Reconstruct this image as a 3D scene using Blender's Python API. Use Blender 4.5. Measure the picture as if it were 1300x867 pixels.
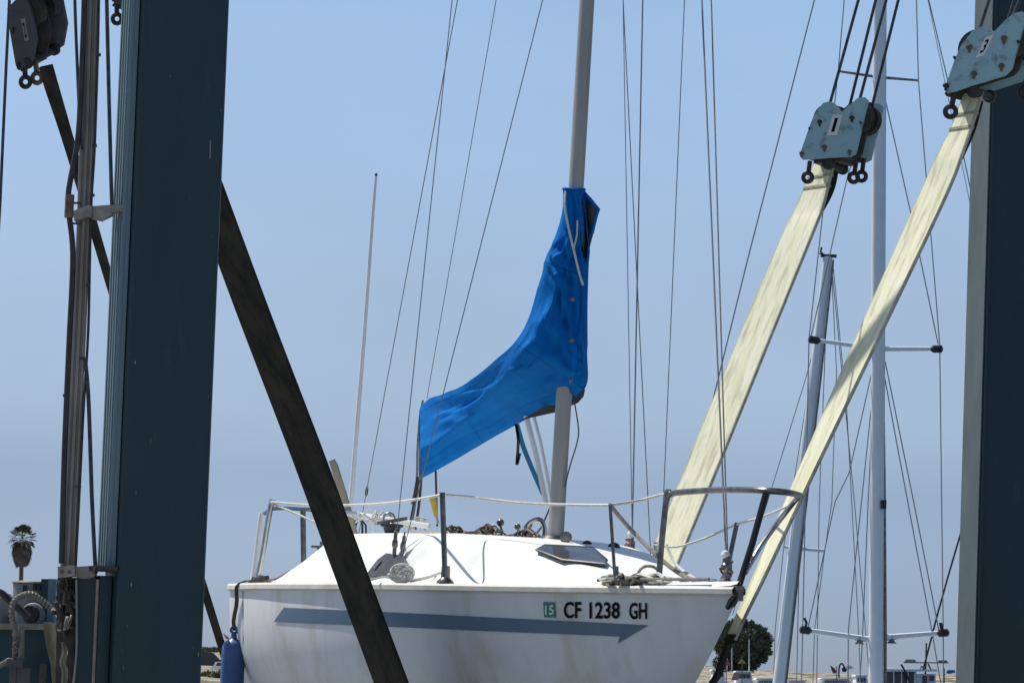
import bpy, bmesh, math, random
from mathutils import Vector, Matrix, noise
from mathutils.bvhtree import BVHTree
random.seed(7)
R = math.radians
scene = bpy.context.scene
for o in list(bpy.data.objects): bpy.data.objects.remove(o)
COL = scene.collection

# ------------------------------------------------------------------ camera
W0, H0, FPX = 1300.0, 867.0, 5400.0
PITCH, ROLL = math.atan(411/FPX), R(2.1)
CAM = Vector((0, 0, 1.6))
Fv = Vector((0, math.cos(PITCH), math.sin(PITCH)))
R0 = Vector((1, 0, 0)); U0 = Vector((0, -math.sin(PITCH), math.cos(PITCH)))
Rv = R0*math.cos(ROLL) + U0*math.sin(ROLL)
Uv = U0*math.cos(ROLL) - R0*math.sin(ROLL)
cd = bpy.data.cameras.new('camera'); cam = bpy.data.objects.new('camera', cd); COL.objects.link(cam)
cd.sensor_width = 36; cd.lens = 36*FPX/W0; cd.clip_start = 0.5; cd.clip_end = 20000
cam.matrix_world = Matrix(((Rv.x, Uv.x, -Fv.x, CAM.x), (Rv.y, Uv.y, -Fv.y, CAM.y), (Rv.z, Uv.z, -Fv.z, CAM.z), (0, 0, 0, 1)))
scene.camera = cam

# ------------------------------------------------------------------ world, sun, exposure
SUN_DIR = Vector((-0.40, 0.33, 0.855)).normalized()
world = bpy.data.worlds.new('World'); scene.world = world; world.use_nodes = True
wn = world.node_tree; wn.nodes.clear()
wo = wn.nodes.new('ShaderNodeOutputWorld'); wb = wn.nodes.new('ShaderNodeBackground')
sky = wn.nodes.new('ShaderNodeTexSky'); sky.sky_type = 'NISHITA'; sky.sun_disc = False
sky.sun_elevation = math.asin(SUN_DIR.z); sky.sun_rotation = math.atan2(SUN_DIR.x, SUN_DIR.y)
sky.air_density = 1.0; sky.dust_density = 0.6; sky.ozone_density = 2.0
wtc = wn.nodes.new('ShaderNodeTexCoord'); wsx = wn.nodes.new('ShaderNodeSeparateXYZ')
wramp = wn.nodes.new('ShaderNodeValToRGB')           # low marine layer dulling the sky near the horizon, all round
cr = wramp.color_ramp
cr.elements[0].position = 0.0; cr.elements[0].color = (0.52, 0.68, 1.12, 1)
cr.elements[1].position = 0.40; cr.elements[1].color = (1, 1, 1, 1)
for zp, c_ in ((.018, (.46, .61, 1.05)), (.042, (.45, .54, .86)), (.058, (.56, .63, .88)), (.09, (.69, .71, .89)), (.147, (.82, .85, .95))):
    e = cr.elements.new(zp); e.color = (*c_, 1)
wmul = wn.nodes.new('ShaderNodeMix'); wmul.data_type = 'RGBA'; wmul.blend_type = 'MULTIPLY'; wmul.inputs[0].default_value = 1
wn.links.new(wtc.outputs['Generated'], wsx.inputs[0]); wn.links.new(wsx.outputs['Z'], wramp.inputs[0])
wn.links.new(sky.outputs[0], wmul.inputs[6]); wn.links.new(wramp.outputs[0], wmul.inputs[7])
wno = wn.nodes.new('ShaderNodeTexNoise'); wno.inputs['Scale'].default_value = 5; wno.inputs['Detail'].default_value = 4       # faint uneven haze
wmr = wn.nodes.new('ShaderNodeMapRange'); wmr.inputs[1].default_value = .3; wmr.inputs[2].default_value = .7; wmr.inputs[3].default_value = .94; wmr.inputs[4].default_value = 1.06
wmp = wn.nodes.new('ShaderNodeMapping'); wmp.inputs['Scale'].default_value = (1, 1, 3)
wm2 = wn.nodes.new('ShaderNodeMix'); wm2.data_type = 'RGBA'; wm2.blend_type = 'MULTIPLY'; wm2.inputs[0].default_value = 1
wn.links.new(wtc.outputs['Generated'], wmp.inputs[0]); wn.links.new(wmp.outputs[0], wno.inputs['Vector']); wn.links.new(wno.outputs['Fac'], wmr.inputs[0])
wn.links.new(wmul.outputs[2], wm2.inputs[6]); wn.links.new(wmr.outputs[0], wm2.inputs[7])
wn.links.new(wm2.outputs[2], wb.inputs[0]); wb.inputs[1].default_value = 0.12
wn.links.new(wb.outputs[0], wo.inputs[0])
sd = bpy.data.lights.new('sun', 'SUN'); sd.energy = 5.0; sd.angle = R(0.5); sd.color = (1.0, 0.965, 0.90)
so = bpy.data.objects.new('sun', sd); COL.objects.link(so); so.location = (-20, 40, 60)
so.rotation_euler = SUN_DIR.to_track_quat('Z', 'Y').to_euler()
scene.view_settings.view_transform = 'Standard'; scene.view_settings.look = 'None'
scene.view_settings.exposure = 0; scene.view_settings.gamma = 1; scene.view_settings.use_curve_mapping = False
scene.render.resolution_x = 1024; scene.render.resolution_y = 682

# ------------------------------------------------------------------ pixel <-> world
def ray(px, py):
    return (Fv*FPX + Rv*(px-650) + Uv*(433.5-py)).normalized()
def P(px, py, Y):
    d = ray(px, py); return CAM + d*(Y/d.y)
def proj(p):
    v = Vector(p)-CAM; k = FPX/v.dot(Fv)
    return 650+v.dot(Rv)*k, 433.5-v.dot(Uv)*k
def lerp(a, b, t): return a+(b-a)*t
def interp(x, xs, ys):
    if x <= xs[0]: return ys[0]
    for i in range(len(xs)-1):
        if x <= xs[i+1]:
            return lerp(ys[i], ys[i+1], (x-xs[i])/(xs[i+1]-xs[i]))
    return ys[-1]
def smooth(t):
    t = max(0, min(1, t)); return t*t*(3-2*t)
def cr_interp(pts, t):
    """Catmull-Rom through list of Vectors (or floats), t in 0..1"""
    n = len(pts)-1; f = min(max(t, 0), 1)*n; i = min(int(f), n-1); s = f-i
    p0 = pts[max(i-1, 0)]; p1 = pts[i]; p2 = pts[i+1]; p3 = pts[min(i+2, n)]
    return 0.5*((2*p1)+(p2-p0)*s+(2*p0-5*p1+4*p2-p3)*s*s+(3*p1-p0-3*p2+p3)*s*s*s)
def dense(pts, n):
    pts = [Vector(p) for p in pts]
    return [cr_interp(pts, i/(n-1)) for i in range(n)]

# ------------------------------------------------------------------ materials
MATS = {}
def mat(name, col, rough=0.6, metal=0.0, col2=None, scale=8, detail=6, bump=0.0, bscale=40, stretch=(1, 1, 1),
        lo=0.35, hi=0.65, col3=None, scale3=2.0, lo3=0.55, hi3=0.7, coat=0, trans=0, spec=0.5, rot=None):
    if name in MATS: return MATS[name]
    m = bpy.data.materials.new(name); m.use_nodes = True; nt = m.node_tree; b = nt.nodes['Principled BSDF']
    b.inputs['Base Color'].default_value = (*col, 1); b.inputs['Roughness'].default_value = rough
    b.inputs['Metallic'].default_value = metal; b.inputs['Specular IOR Level'].default_value = spec
    if coat: b.inputs['Coat Weight'].default_value = coat
    tc = nt.nodes.new('ShaderNodeTexCoord'); mp = nt.nodes.new('ShaderNodeMapping'); mp.inputs['Scale'].default_value = stretch
    if rot is not None:
        mp.vector_type = 'TEXTURE'; mp.inputs['Rotation'].default_value = (0, rot, 0); mp.inputs['Scale'].default_value = tuple(1/v for v in stretch)
    nt.links.new(tc.outputs['Object'], mp.inputs[0])
    def noise_ramp(sc, l, h):
        n = nt.nodes.new('ShaderNodeTexNoise'); n.inputs['Scale'].default_value = sc; n.inputs['Detail'].default_value = detail
        n.inputs['Roughness'].default_value = 0.62
        nt.links.new(mp.outputs[0], n.inputs['Vector'])
        r = nt.nodes.new('ShaderNodeMapRange'); r.inputs[1].default_value = l; r.inputs[2].default_value = h
        nt.links.new(n.outputs['Fac'], r.inputs[0]); return r.outputs[0]
    last = None
    if col2:
        mx = nt.nodes.new('ShaderNodeMix'); mx.data_type = 'RGBA'
        mx.inputs[6].default_value = (*col, 1); mx.inputs[7].default_value = (*col2, 1)
        nt.links.new(noise_ramp(scale, lo, hi), mx.inputs[0]); last = mx.outputs[2]
        if col3:
            m2 = nt.nodes.new('ShaderNodeMix'); m2.data_type = 'RGBA'; m2.inputs[7].default_value = (*col3, 1)
            nt.links.new(last, m2.inputs[6]); nt.links.new(noise_ramp(scale3, lo3, hi3), m2.inputs[0]); last = m2.outputs[2]
        nt.links.new(last, b.inputs['Base Color'])
    if bump:
        bp = nt.nodes.new('ShaderNodeBump'); bp.inputs['Strength'].default_value = bump; bp.inputs['Distance'].default_value = 0.02
        n = nt.nodes.new('ShaderNodeTexNoise'); n.inputs['Scale'].default_value = bscale; n.inputs['Detail'].default_value = 4
        nt.links.new(mp.outputs[0], n.inputs['Vector']); nt.links.new(n.outputs['Fac'], bp.inputs['Height'])
        nt.links.new(bp.outputs[0], b.inputs['Normal'])
    if trans:
        b.inputs['Transmission Weight'].default_value = trans
    MATS[name] = m; return m

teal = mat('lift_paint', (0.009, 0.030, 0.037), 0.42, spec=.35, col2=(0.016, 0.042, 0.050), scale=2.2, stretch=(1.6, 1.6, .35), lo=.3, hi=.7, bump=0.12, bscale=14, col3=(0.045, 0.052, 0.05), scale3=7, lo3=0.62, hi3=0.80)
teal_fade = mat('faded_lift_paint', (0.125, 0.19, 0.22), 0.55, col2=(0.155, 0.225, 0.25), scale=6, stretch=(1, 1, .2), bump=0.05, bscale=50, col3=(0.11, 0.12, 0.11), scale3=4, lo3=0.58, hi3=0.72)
block_paint = mat('block_paint', (0.27, 0.45, 0.48), 0.45, col2=(0.33, 0.50, 0.53), scale=9, bump=0.1, bscale=40, col3=(0.09, 0.085, 0.065), scale3=14, lo3=0.54, hi3=0.70)
block_dark = mat('dirty_block_paint', (0.045, 0.055, 0.06), 0.6, col2=(0.10, 0.085, 0.07), scale=9, bump=0.15, bscale=40)
grease = mat('greasy_steel', (0.022, 0.02, 0.019), 0.55, 0.3, col2=(0.06, 0.045, 0.035), scale=20, bump=0.2)
rust = mat('rusty_steel', (0.13, 0.07, 0.045), 0.8, 0.2, col2=(0.24, 0.17, 0.12), scale=22, bump=0.2)
pipe_m = mat('pipe_steel', (0.33, 0.30, 0.26), 0.5, 0.1, col2=(0.16, 0.13, 0.105), scale=7, stretch=(1, 1, .25), lo=0.4, hi=0.7)
rubber = mat('black_rubber', (0.018, 0.017, 0.018), 0.6, col2=(0.045, 0.04, 0.035), scale=14)
galv = mat('galvanised_steel', (0.33, 0.31, 0.27), 0.5, 0.5, col2=(0.20, 0.17, 0.13), scale=12, bump=0.08)
wire_lift = mat('greased_wire_rope', (0.075, 0.085, 0.095), 0.5, 0.4, col2=(0.035, 0.04, 0.045), scale=30)
card = mat('number_card', (0.78, 0.78, 0.76), 0.5, col2=(0.66, 0.66, 0.63), scale=20)
ink = mat('black_lettering', (0.004, 0.004, 0.006), 0.6, spec=.1)
sling_pale = mat('pale_webbing', (0.84, 0.80, 0.63), 0.85, col2=(0.70, 0.69, 0.42), scale=6, stretch=(3.2, 3.2, .55), rot=R(24), bump=0.05, bscale=60, col3=(0.32, 0.28, 0.17), scale3=8, lo3=0.50, hi3=0.80)
sling_edge = mat('frayed_webbing_edge', (0.55, 0.53, 0.42), 0.9, col2=(0.36, 0.34, 0.25), scale=18, bump=0.3)
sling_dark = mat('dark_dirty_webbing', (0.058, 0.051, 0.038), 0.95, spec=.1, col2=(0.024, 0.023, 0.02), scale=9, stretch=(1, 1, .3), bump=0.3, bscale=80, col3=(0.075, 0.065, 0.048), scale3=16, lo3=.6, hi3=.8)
stitch = mat('dark_stitching', (0.22, 0.20, 0.12), 0.9, col2=(0.45, 0.42, 0.28), scale=30)
gel = mat('hull_gelcoat', (0.76, 0.76, 0.745), 0.5, col2=(0.69, 0.685, 0.66), scale=2.6, stretch=(1.6, 1.6, .5), col3=(0.50, 0.455, 0.34), scale3=2.0, lo3=0.54, hi3=0.80, bump=0.02, bscale=6)
deckm = mat('deck_gelcoat', (0.88, 0.88, 0.84), 0.45, col2=(0.74, 0.73, 0.68), scale=4, bump=0.03, bscale=30)
railm = mat('rubrail_white', (0.80, 0.77, 0.68), 0.5, col2=(0.66, 0.60, 0.48), scale=7)
stripe_m = mat('stripe_blue', (0.085, 0.15, 0.225), 0.5, col2=(0.11, 0.175, 0.25), scale=5)
sticker_m = mat('sticker_green', (0.02, 0.18, 0.13), 0.5, col2=(0.05, 0.25, 0.19), scale=60)
steel = mat('stainless', (0.55, 0.55, 0.54), 0.22, 1.0, col2=(0.40, 0.37, 0.33), scale=20)
steel_dull = mat('dull_stainless', (0.22, 0.215, 0.21), 0.34, 0.7, col2=(0.10, 0.085, 0.075), scale=18)
alu = mat('mast_aluminium', (0.44, 0.425, 0.40), 0.5, 0.2, col2=(0.30, 0.285, 0.26), scale=6, stretch=(1, 1, .15), col3=(0.25, 0.25, 0.25), scale3=14, lo3=.62, hi3=.8)
white_p = mat('white_paint', (0.80, 0.80, 0.79), 0.4, col2=(0.72, 0.72, 0.70), scale=5)
white_mast = mat('white_mast_paint', (0.82, 0.82, 0.81), 0.4, col2=(0.75, 0.75, 0.74), scale=2)
rig = mat('rigging_wire', (0.24, 0.25, 0.26), 0.5, 0.3)
rope_w = mat('white_rope', (0.72, 0.71, 0.66), 0.85, col2=(0.58, 0.56, 0.48), scale=40, bump=0.3, bscale=200)
rope_g = mat('grey_rope', (0.30, 0.285, 0.25), 0.9, col2=(0.19, 0.175, 0.15), scale=40, bump=0.3, bscale=200)
rope_k = mat('dark_rope', (0.05, 0.045, 0.045), 0.9, col2=(0.10, 0.075, 0.065), scale=40)
rope_r = mat('brown_rope', (0.20, 0.11, 0.08), 0.9, col2=(0.33, 0.22, 0.17), scale=40)
rope_b = mat('blue_strap', (0.03, 0.22, 0.42), 0.8)
cover_m = mat('cover_canvas', (0.004, 0.145, 0.46), 0.9, spec=.06, col2=(0.005, 0.165, 0.52), scale=5, bump=0.25, bscale=18, col3=(0.008, 0.105, 0.36), scale3=2.4, lo3=.5, hi3=.75)
cover_in = mat('cover_lining_and_shade', (0.055, 0.055, 0.06), 0.9, col2=(0.12, 0.12, 0.12), scale=9)  # lining colour, also the painted shade of the panel under the hem
sail_m = mat('folded_sailcloth', (0.30, 0.30, 0.28), 0.8, col2=(0.17, 0.17, 0.165), scale=14, bump=0.3, bscale=40)
smoke = mat('smoked_acrylic', (0.035, 0.037, 0.042), 0.12, col2=(0.06, 0.06, 0.065), scale=7)
winm = mat('window_grey', (0.05, 0.052, 0.058), 0.5, col2=(0.10, 0.102, 0.11), scale=4, spec=.15)
blackp = mat('black_plastic', (0.02, 0.02, 0.024), 0.45)
yellow = mat('yellow_grip', (0.62, 0.43, 0.03), 0.5, col2=(0.50, 0.36, 0.05), scale=20)
wood = mat('weathered_wood', (0.42, 0.36, 0.27), 0.8, col2=(0.30, 0.25, 0.18), scale=5, stretch=(4, 4, .5))
fender_m = mat('fender_vinyl', (0.035, 0.085, 0.24), 0.42, col2=(0.05, 0.11, 0.28), scale=7, col3=(0.10, 0.12, 0.15), scale3=9, lo3=.64, hi3=.8)
cream = mat('cream_canvas', (0.55, 0.49, 0.37), 0.9, col2=(0.36, 0.31, 0.23), scale=10, bump=0.3)
tank_m = mat('grey_tank', (0.27, 0.255, 0.235), 0.5, col2=(0.17, 0.155, 0.14), scale=7)
hose_w = mat('wrapped_hose', (0.20, 0.19, 0.165), 0.8, col2=(0.08, 0.075, 0.065), scale=16)
concrete = mat('yard_concrete', (0.42, 0.41, 0.38), 0.9, col2=(0.33, 0.32, 0.30), scale=1.5, bump=0.1)

# ------------------------------------------------------------------ mesh helpers
class MB:
    def __init__(s): s.v = []; s.f = []
    def add(s, vs, fs):
        o = len(s.v); s.v += [Vector(v) for v in vs]; s.f += [tuple(i+o for i in f) for f in fs]; return s
    def box(s, c, sx, sy, sz, ax=None):
        ax = ax or (Vector((1, 0, 0)), Vector((0, 1, 0)), Vector((0, 0, 1))); c = Vector(c)
        vs = [c+ax[0]*(x*sx/2)+ax[1]*(y*sy/2)+ax[2]*(z*sz/2) for z in (-1, 1) for y in (-1, 1) for x in (-1, 1)]
        return s.add(vs, [(0, 2, 3, 1), (4, 5, 7, 6), (0, 1, 5, 4), (2, 6, 7, 3), (0, 4, 6, 2), (1, 3, 7, 5)])
    def tube(s, pts, r, n=8, caps=True, flat=1.0):
        pts = [Vector(p) for p in pts]; rs = r if isinstance(r, (list, tuple)) else [r]*len(pts)
        vs = []; up = None
        for i, p in enumerate(pts):
            d = (pts[min(i+1, len(pts)-1)]-pts[max(i-1, 0)])
            if d.length < 1e-9: d = Vector((0, 0, 1))
            d.normalize()
            if up is None:
                up = Vector((0, 1, 0)) if abs(d.y) < .9 else Vector((1, 0, 0))
            a = (up-d*up.dot(d)).normalized(); b = d.cross(a); up = a
            for k in range(n):
                t = 2*math.pi*k/n; vs.append(p+(a*math.cos(t)*flat+b*math.sin(t))*rs[i])
        fs = []
        for i in range(len(pts)-1):
            for k in range(n):
                fs.append((i*n+k, i*n+(k+1) % n, (i+1)*n+(k+1) % n, (i+1)*n+k))
        if caps:
            fs.append(tuple(range(n-1, -1, -1))); fs.append(tuple(range((len(pts)-1)*n, len(pts)*n)))
        return s.add(vs, fs)
    def lathe(s, c, prof, n=24, axis=None, cap=True):
        """prof = [(r, h)], revolved about axis through c"""
        ax = (axis or Vector((0, 0, 1))).normalized()
        a = ax.orthogonal().normalized(); b = ax.cross(a); c = Vector(c); vs = []; fs = []
        for r, h in prof:
            for k in range(n):
                t = 2*math.pi*k/n; vs.append(c+ax*h+(a*math.cos(t)+b*math.sin(t))*r)
        for i in range(len(prof)-1):
            for k in range(n): fs.append((i*n+k, i*n+(k+1) % n, (i+1)*n+(k+1) % n, (i+1)*n+k))
        if cap:
            fs.append(tuple(range(n-1, -1, -1))); fs.append(tuple(range((len(prof)-1)*n, len(prof)*n)))
        return s.add(vs, fs)
    def prism(s, poly, ext):
        n = len(poly); ext = Vector(ext); vs = [Vector(p) for p in poly]+[Vector(p)+ext for p in poly]
        fs = [tuple(range(n-1, -1, -1)), tuple(range(n, 2*n))]+[(i, (i+1) % n, n+(i+1) % n, n+i) for i in range(n)]
        return s.add(vs, fs)
    def torus(s, c, axis, Rr, r, n=20, m=8):
        ax = Vector(axis).normalized(); a = ax.orthogonal().normalized(); b = ax.cross(a); c = Vector(c); vs = []; fs = []
        for i in range(n):
            t = 2*math.pi*i/n; d = a*math.cos(t)+b*math.sin(t)
            for j in range(m):
                u = 2*math.pi*j/m; vs.append(c+d*(Rr+r*math.cos(u))+ax*(r*math.sin(u)))
        for i in range(n):
            for j in range(m): fs.append((i*m+j, ((i+1) % n)*m+j, ((i+1) % n)*m+(j+1) % m, i*m+(j+1) % m))
        return s.add(vs, fs)
    def grid(s, rows, closed=False):
        nr = len(rows); nc = len(rows[0]); vs = [p for r in rows for p in r]; fs = []
        for i in range(nr-1):
            for j in range(nc if closed else nc-1):
                fs.append((i*nc+j, i*nc+(j+1) % nc, (i+1)*nc+(j+1) % nc, (i+1)*nc+j))
        return s.add(vs, fs)
    def strip(s, pts, ws, thick):
        """flat band along pts with width vectors ws and a thickness"""
        rows = []
        for i, p in enumerate(pts):
            p = Vector(p); w = Vector(ws[i]); d = Vector(pts[min(i+1, len(pts)-1)])-Vector(pts[max(i-1, 0)])
            n = d.cross(w).normalized()*(thick/2)
            rows.append([p-w+n, p+w+n, p+w-n, p-w-n])
        s.grid(rows, True); k = len(s.v)-4*len(pts); m = len(s.v)
        s.f += [(k+3, k+2, k+1, k), (m-4, m-3, m-2, m-1)]
        return s

ORG = {}
def finish_mesh(name, mb, m, sm=True, angle=35, fix=True, org=None):
    me = bpy.data.meshes.new(name)
    if org is None:
        lo = Vector((min(v.x for v in mb.v), min(v.y for v in mb.v), min(v.z for v in mb.v)))
        hi = Vector((max(v.x for v in mb.v), max(v.y for v in mb.v), max(v.z for v in mb.v)))
        org = Vector(((lo.x+hi.x)/2, (lo.y+hi.y)/2, lo.z))
    me.from_pydata([v-org for v in mb.v], [], mb.f); me.update()
    if fix:
        bm = bmesh.new(); bm.from_mesh(me); bmesh.ops.recalc_face_normals(bm, faces=bm.faces[:]); bm.to_mesh(me); bm.free()
    if sm:
        for p in me.polygons: p.use_smooth = True
        me.set_sharp_from_angle(angle=R(angle))
    for mm in (m if isinstance(m, (list, tuple)) else [m]): me.materials.append(mm)
    return me, org
def obj(name, mb, m, parent=None, label=None, cat=None, group=None, kind=None, sm=True, angle=35, fix=True):
    me, org = finish_mesh(name, mb, m, sm, angle, fix)
    o = bpy.data.objects.new(name, me); COL.objects.link(o); ORG[o.name] = org
    if parent is not None:
        o.parent = parent; o.location = org-ORG[parent.name]
    else: o.location = org
    if label: o['label'] = label
    if cat: o['category'] = cat
    if group: o['group'] = group
    if kind: o['kind'] = kind
    return o
def thing(name, loc, label, cat, group=None):
    o = bpy.data.objects.new(name, None); COL.objects.link(o); o.location = loc; ORG[o.name] = Vector(loc)
    o.empty_display_size = 0.2
    o['label'] = label; o['category'] = cat
    if group: o['group'] = group
    return o
def text_faces(txt, bold=0.0):
    cu = bpy.data.curves.new('lettering', 'FONT'); cu.body = txt; cu.size = 1; cu.offset = bold; cu.resolution_u = 4
    o = bpy.data.objects.new('lettering', cu); COL.objects.link(o)
    dg = bpy.context.evaluated_depsgraph_get(); me = o.evaluated_get(dg).to_mesh()
    bm = bmesh.new(); bm.from_mesh(me); bmesh.ops.triangulate(bm, faces=bm.faces[:])
    vs = [v.co.copy() for v in bm.verts]; fs = [tuple(v.index for v in f.verts) for f in bm.faces]
    bm.free(); o.evaluated_get(dg).to_mesh_clear(); bpy.data.objects.remove(o); bpy.data.curves.remove(cu)
    x0 = min(v.x for v in vs); x1 = max(v.x for v in vs); y0 = min(v.y for v in vs); y1 = max(v.y for v in vs)
    return [((v.x-x0)/(x1-x0), (v.y-y0)/(y1-y0)) for v in vs], fs
def pxs(lst, Y):
    """pixel polyline -> points; each entry (x,y) or (x,y,depth)"""
    return [P(p[0], p[1], p[2] if len(p) > 2 else Y) for p in lst]

# ================================================================== SETTING
def plane_grid(name, x0, x1, y0, y1, nx, ny, zf, m, kind='structure'):
    mb = MB(); mb.grid([[Vector((lerp(x0, x1, i/nx), lerp(y0, y1, j/ny), zf(lerp(x0, x1, i/nx), lerp(y0, y1, j/ny)))) for i in range(nx+1)] for j in range(ny+1)])
    o = obj(name, mb, m, kind=kind, fix=False)
    return o
water_m = mat('harbour_water', (0.02, 0.05, 0.06), 0.08, bump=0.25, bscale=2.0)
plane_grid('water', -9000, 9000, -3000, 12000, 6, 6, lambda x, y: -2.0, water_m)
mb = MB(); mb.box((0, -16, -1.6), 90, 50, 3.2); obj('quay', mb, concrete, kind='structure', sm=False)
for nm_, (px_, wd_) in (('left_pier', (-3.6, 3.6)), ('right_pier', (6.3, 3.6))):
    c_ = Vector((px_, 21.5, -1.604)); mb = MB(); mb.box(c_, wd_, 27, 3.2, (Vector((math.cos(R(17)), math.sin(R(17)), 0)), Vector((-math.sin(R(17)), math.cos(R(17)), 0)), Vector((0, 0, 1))))
    obj(nm_, mb, concrete, kind='structure', sm=False)
# far shore: car park flat on one side, dunes on the other
sand = mat('shore_sand', (0.40, 0.32, 0.23), 0.95, col2=(0.28, 0.22, 0.15), scale=0.2, col3=(0.085, 0.085, 0.045), scale3=0.22, lo3=0.48, hi3=0.56, bump=0.2, bscale=1)
def shore_z(x, y):
    edge = smooth((y-262-6*math.sin(x*.03))/14)
    base = -3.0+3.0*edge
    dn = smooth((x-12)/25)*smooth((y-430)/150)
    n = noise.fractal(Vector((x*.018, y*.010, 3.1)), 1.0, 2.0, 4)
    z = base+dn*(1.2+2.0*n+.8*noise.noise(Vector((x*.11, y*.05, 1.0))))
    hill = smooth((y-900)/500)*smooth((40-x)/60)
    z += hill*(3.2+2.5*noise.fractal(Vector((x*.012, y*.004, 9.0)), 1.0, 2.0, 4))
    return z
plane_grid('far_shore', -420, 420, 250, 1700, 168, 145, shore_z, sand)

# ================================================================== THE SAILBOAT
TH = R(22.0)
AFT = Vector((-math.sin(TH), math.cos(TH), 0)); STB = Vector((-math.cos(TH), -math.sin(TH), 0)); UP = Vector((0, 0, 1))
BOW = P(938, 751, 20.0); BOW0 = Vector((BOW.x, BOW.y, 0)); ZB = BOW.z
LOA = 5.4
def beam(u): return max(0.0, cr_b(u))
_bx = [0, .25, .5, 1, 1.5, 2, 2.5, 3, 3.5, 4, 4.5, 5, 5.4]
_by = [.015, .115, .205, .375, .545, .70, .825, .92, .975, .985, .93, .83, .72]
def cr_b(u):
    for i in range(len(_bx)-1):
        if u <= _bx[i+1] or i == len(_bx)-2:
            t = (u-_bx[i])/(_bx[i+1]-_bx[i])
            m0 = (_by[i+1]-_by[max(i-1, 0)])/(_bx[i+1]-_bx[max(i-1, 0)]); m1 = (_by[min(i+2, len(_by)-1)]-_by[i])/(_bx[min(i+2, len(_by)-1)]-_bx[i])
            h = _bx[i+1]-_bx[i]
            return (2*t**3-3*t*t+1)*_by[i]+(t**3-2*t*t+t)*h*m0+(-2*t**3+3*t*t)*_by[i+1]+(t**3-t*t)*h*m1
def BL(u, t, z): return BOW0+AFT*u+STB*t+UP*z
# sheer height solved so that the rail follows the line seen in the photo
def _solve_sheer(u):
    z = ZB
    for _ in range(12):
        px, py = proj(BL(u, beam(u), z)); ty = interp(px, [285, 330, 480, 700, 938], [746, 744.5, 745, 748.5, 751])
        z += (py-ty)*(BL(u, beam(u), z).y)/FPX
    return z
_su = [i*LOA/12 for i in range(13)]; _sz = [_solve_sheer(u) for u in _su]
def zs(u): return cr_interp(_sz, max(0, min(1, u/LOA)))
def depth_at(u):
    d = 1.08*math.tanh((u+.012)/1.12)
    return d*(1-.12*smooth((u-2.8)/2.6))
def hull_pt(u, h, side=1):
    w = smooth(u/3.2)
    p = lerp(1.25, 2.7, w); q = lerp(1.0, .62, w)
    y = beam(u)*(max(0.0, 1-h**p))**q
    flare = 1-.10*(1-w)*math.sin(math.pi*min(1, h*1.3))*(h < .77)
    return BL(u, side*y*flare, zs(u)-h*depth_at(u))
NU, NH = 90, 30
us = [LOA*(i/NU)**1.25 for i in range(NU+1)]
boat = thing('sailboat', BL(2.7, 0, .15), 'white sailboat with slate blue stripe hanging in the lift slings', 'sailboat')
mb = MB(); rows = []
for u in us:
    row = [hull_pt(u, j/NH, 1) for j in range(NH+1)]+[hull_pt(u, j/NH, -1) for j in range(NH-1, -1, -1)]
    rows.append(row)
mb.grid(rows)
k0 = len(mb.v)-len(rows[0]); mb.f.append(tuple(range(k0, len(mb.v))))   # transom
mb.f.append(tuple(range(len(rows[0])-1, -1, -1)))
hull = obj('hull', mb, gel, boat, angle=50, label='white hull with faint grey and yellow staining')
HULL_BVH = BVHTree.FromPolygons(mb.v, mb.f)
# keel and rudder
def foil(prof, th):
    m_ = MB(); rows = []
    for (u0, u1, z) in prof:
        c = u1-u0; row = []
        for k in range(17):
            a = 2*math.pi*k/16; x = .5-.5*math.cos(a); y = th*math.sin(a)*(1-.55*x)
            row.append(BL(u0+c*x, y*.5, z))
        rows.append(row[:-1])
    m_.grid(rows, True); n = 16
    m_.f.append(tuple(range(n-1, -1, -1))); m_.f.append(tuple(range(len(m_.v)-n, len(m_.v)))); return m_
zk = zs(2.5)
obj('keel', foil([(1.9, 3.6, zk-1.0), (2.0, 3.6, zk-1.3), (2.25, 3.55, .28), (2.35, 3.5, .2)], .16), gel, boat)
obj('rudder', foil([(5.35, 5.75, zs(5.4)-.15), (5.38, 5.78, 1.0), (5.45, 5.8, .6)], .06), gel, boat)
# rub rail along the sheer, both sides
mb = MB()
for sd_ in (1, -1):
    rows = []
    for i in range(81):
        u = LOA*i/80; c = BL(u, sd_*beam(u), zs(u)); o_ = STB*sd_
        rows.append([c+o_*-.03+UP*.022, c+o_*.012+UP*.022, c+o_*.02+UP*.012, c+o_*.02+UP*-.010, c+o_*.008+UP*-.018, c+o_*-.03+UP*-.006])
    mb.grid(rows, True)
obj('rub_rail', mb, railm, boat, label='cream white rub rail along the deck edge')
# deck, cabin trunk, cockpit: one height field
def roof(u): return interp(u, [0, .85, 1.05, 1.3, 1.6, 2.2, 3.0, 4.15, 4.3, 5.15, 5.4], [0, 0, .035, .095, .16, .232, .27, .285, .24, .03, 0])
def trunk_w(u): return interp(u, [0, .8, 1.3, 2.0, 3.0, 4.0, 5.4], [.05, .24, .40, .53, .66, .70, .60])
def deck_z(u, t):
    b = max(beam(u), .01); z = zs(u)+.02+.03*(1-min(1, (t/b))**2)
    wv = trunk_w(u); a = abs(t)
    soft = .16
    k = 1-smooth((a-wv+soft)/(soft*1.25))
    z += roof(u)*k*(1-.12*(min(a/wv, 1))**2)
    if 4.45 < u < 5.25 and a < .42:
        z -= .42*smooth((u-4.45)/.04)*smooth((.42-a)/.04)*smooth((5.25-u)/.04)
    return z
mb = MB(); rows = []
for i in range(141):
    u = LOA*i/140; b = max(beam(u)-.005, .008)
    rows.append([BL(u, b*math.copysign(abs(s)**.85, s), deck_z(u, b*math.copysign(abs(s)**.85, s))) for s in [j/36-1 for j in range(73)]])
mb.grid(rows)
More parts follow.
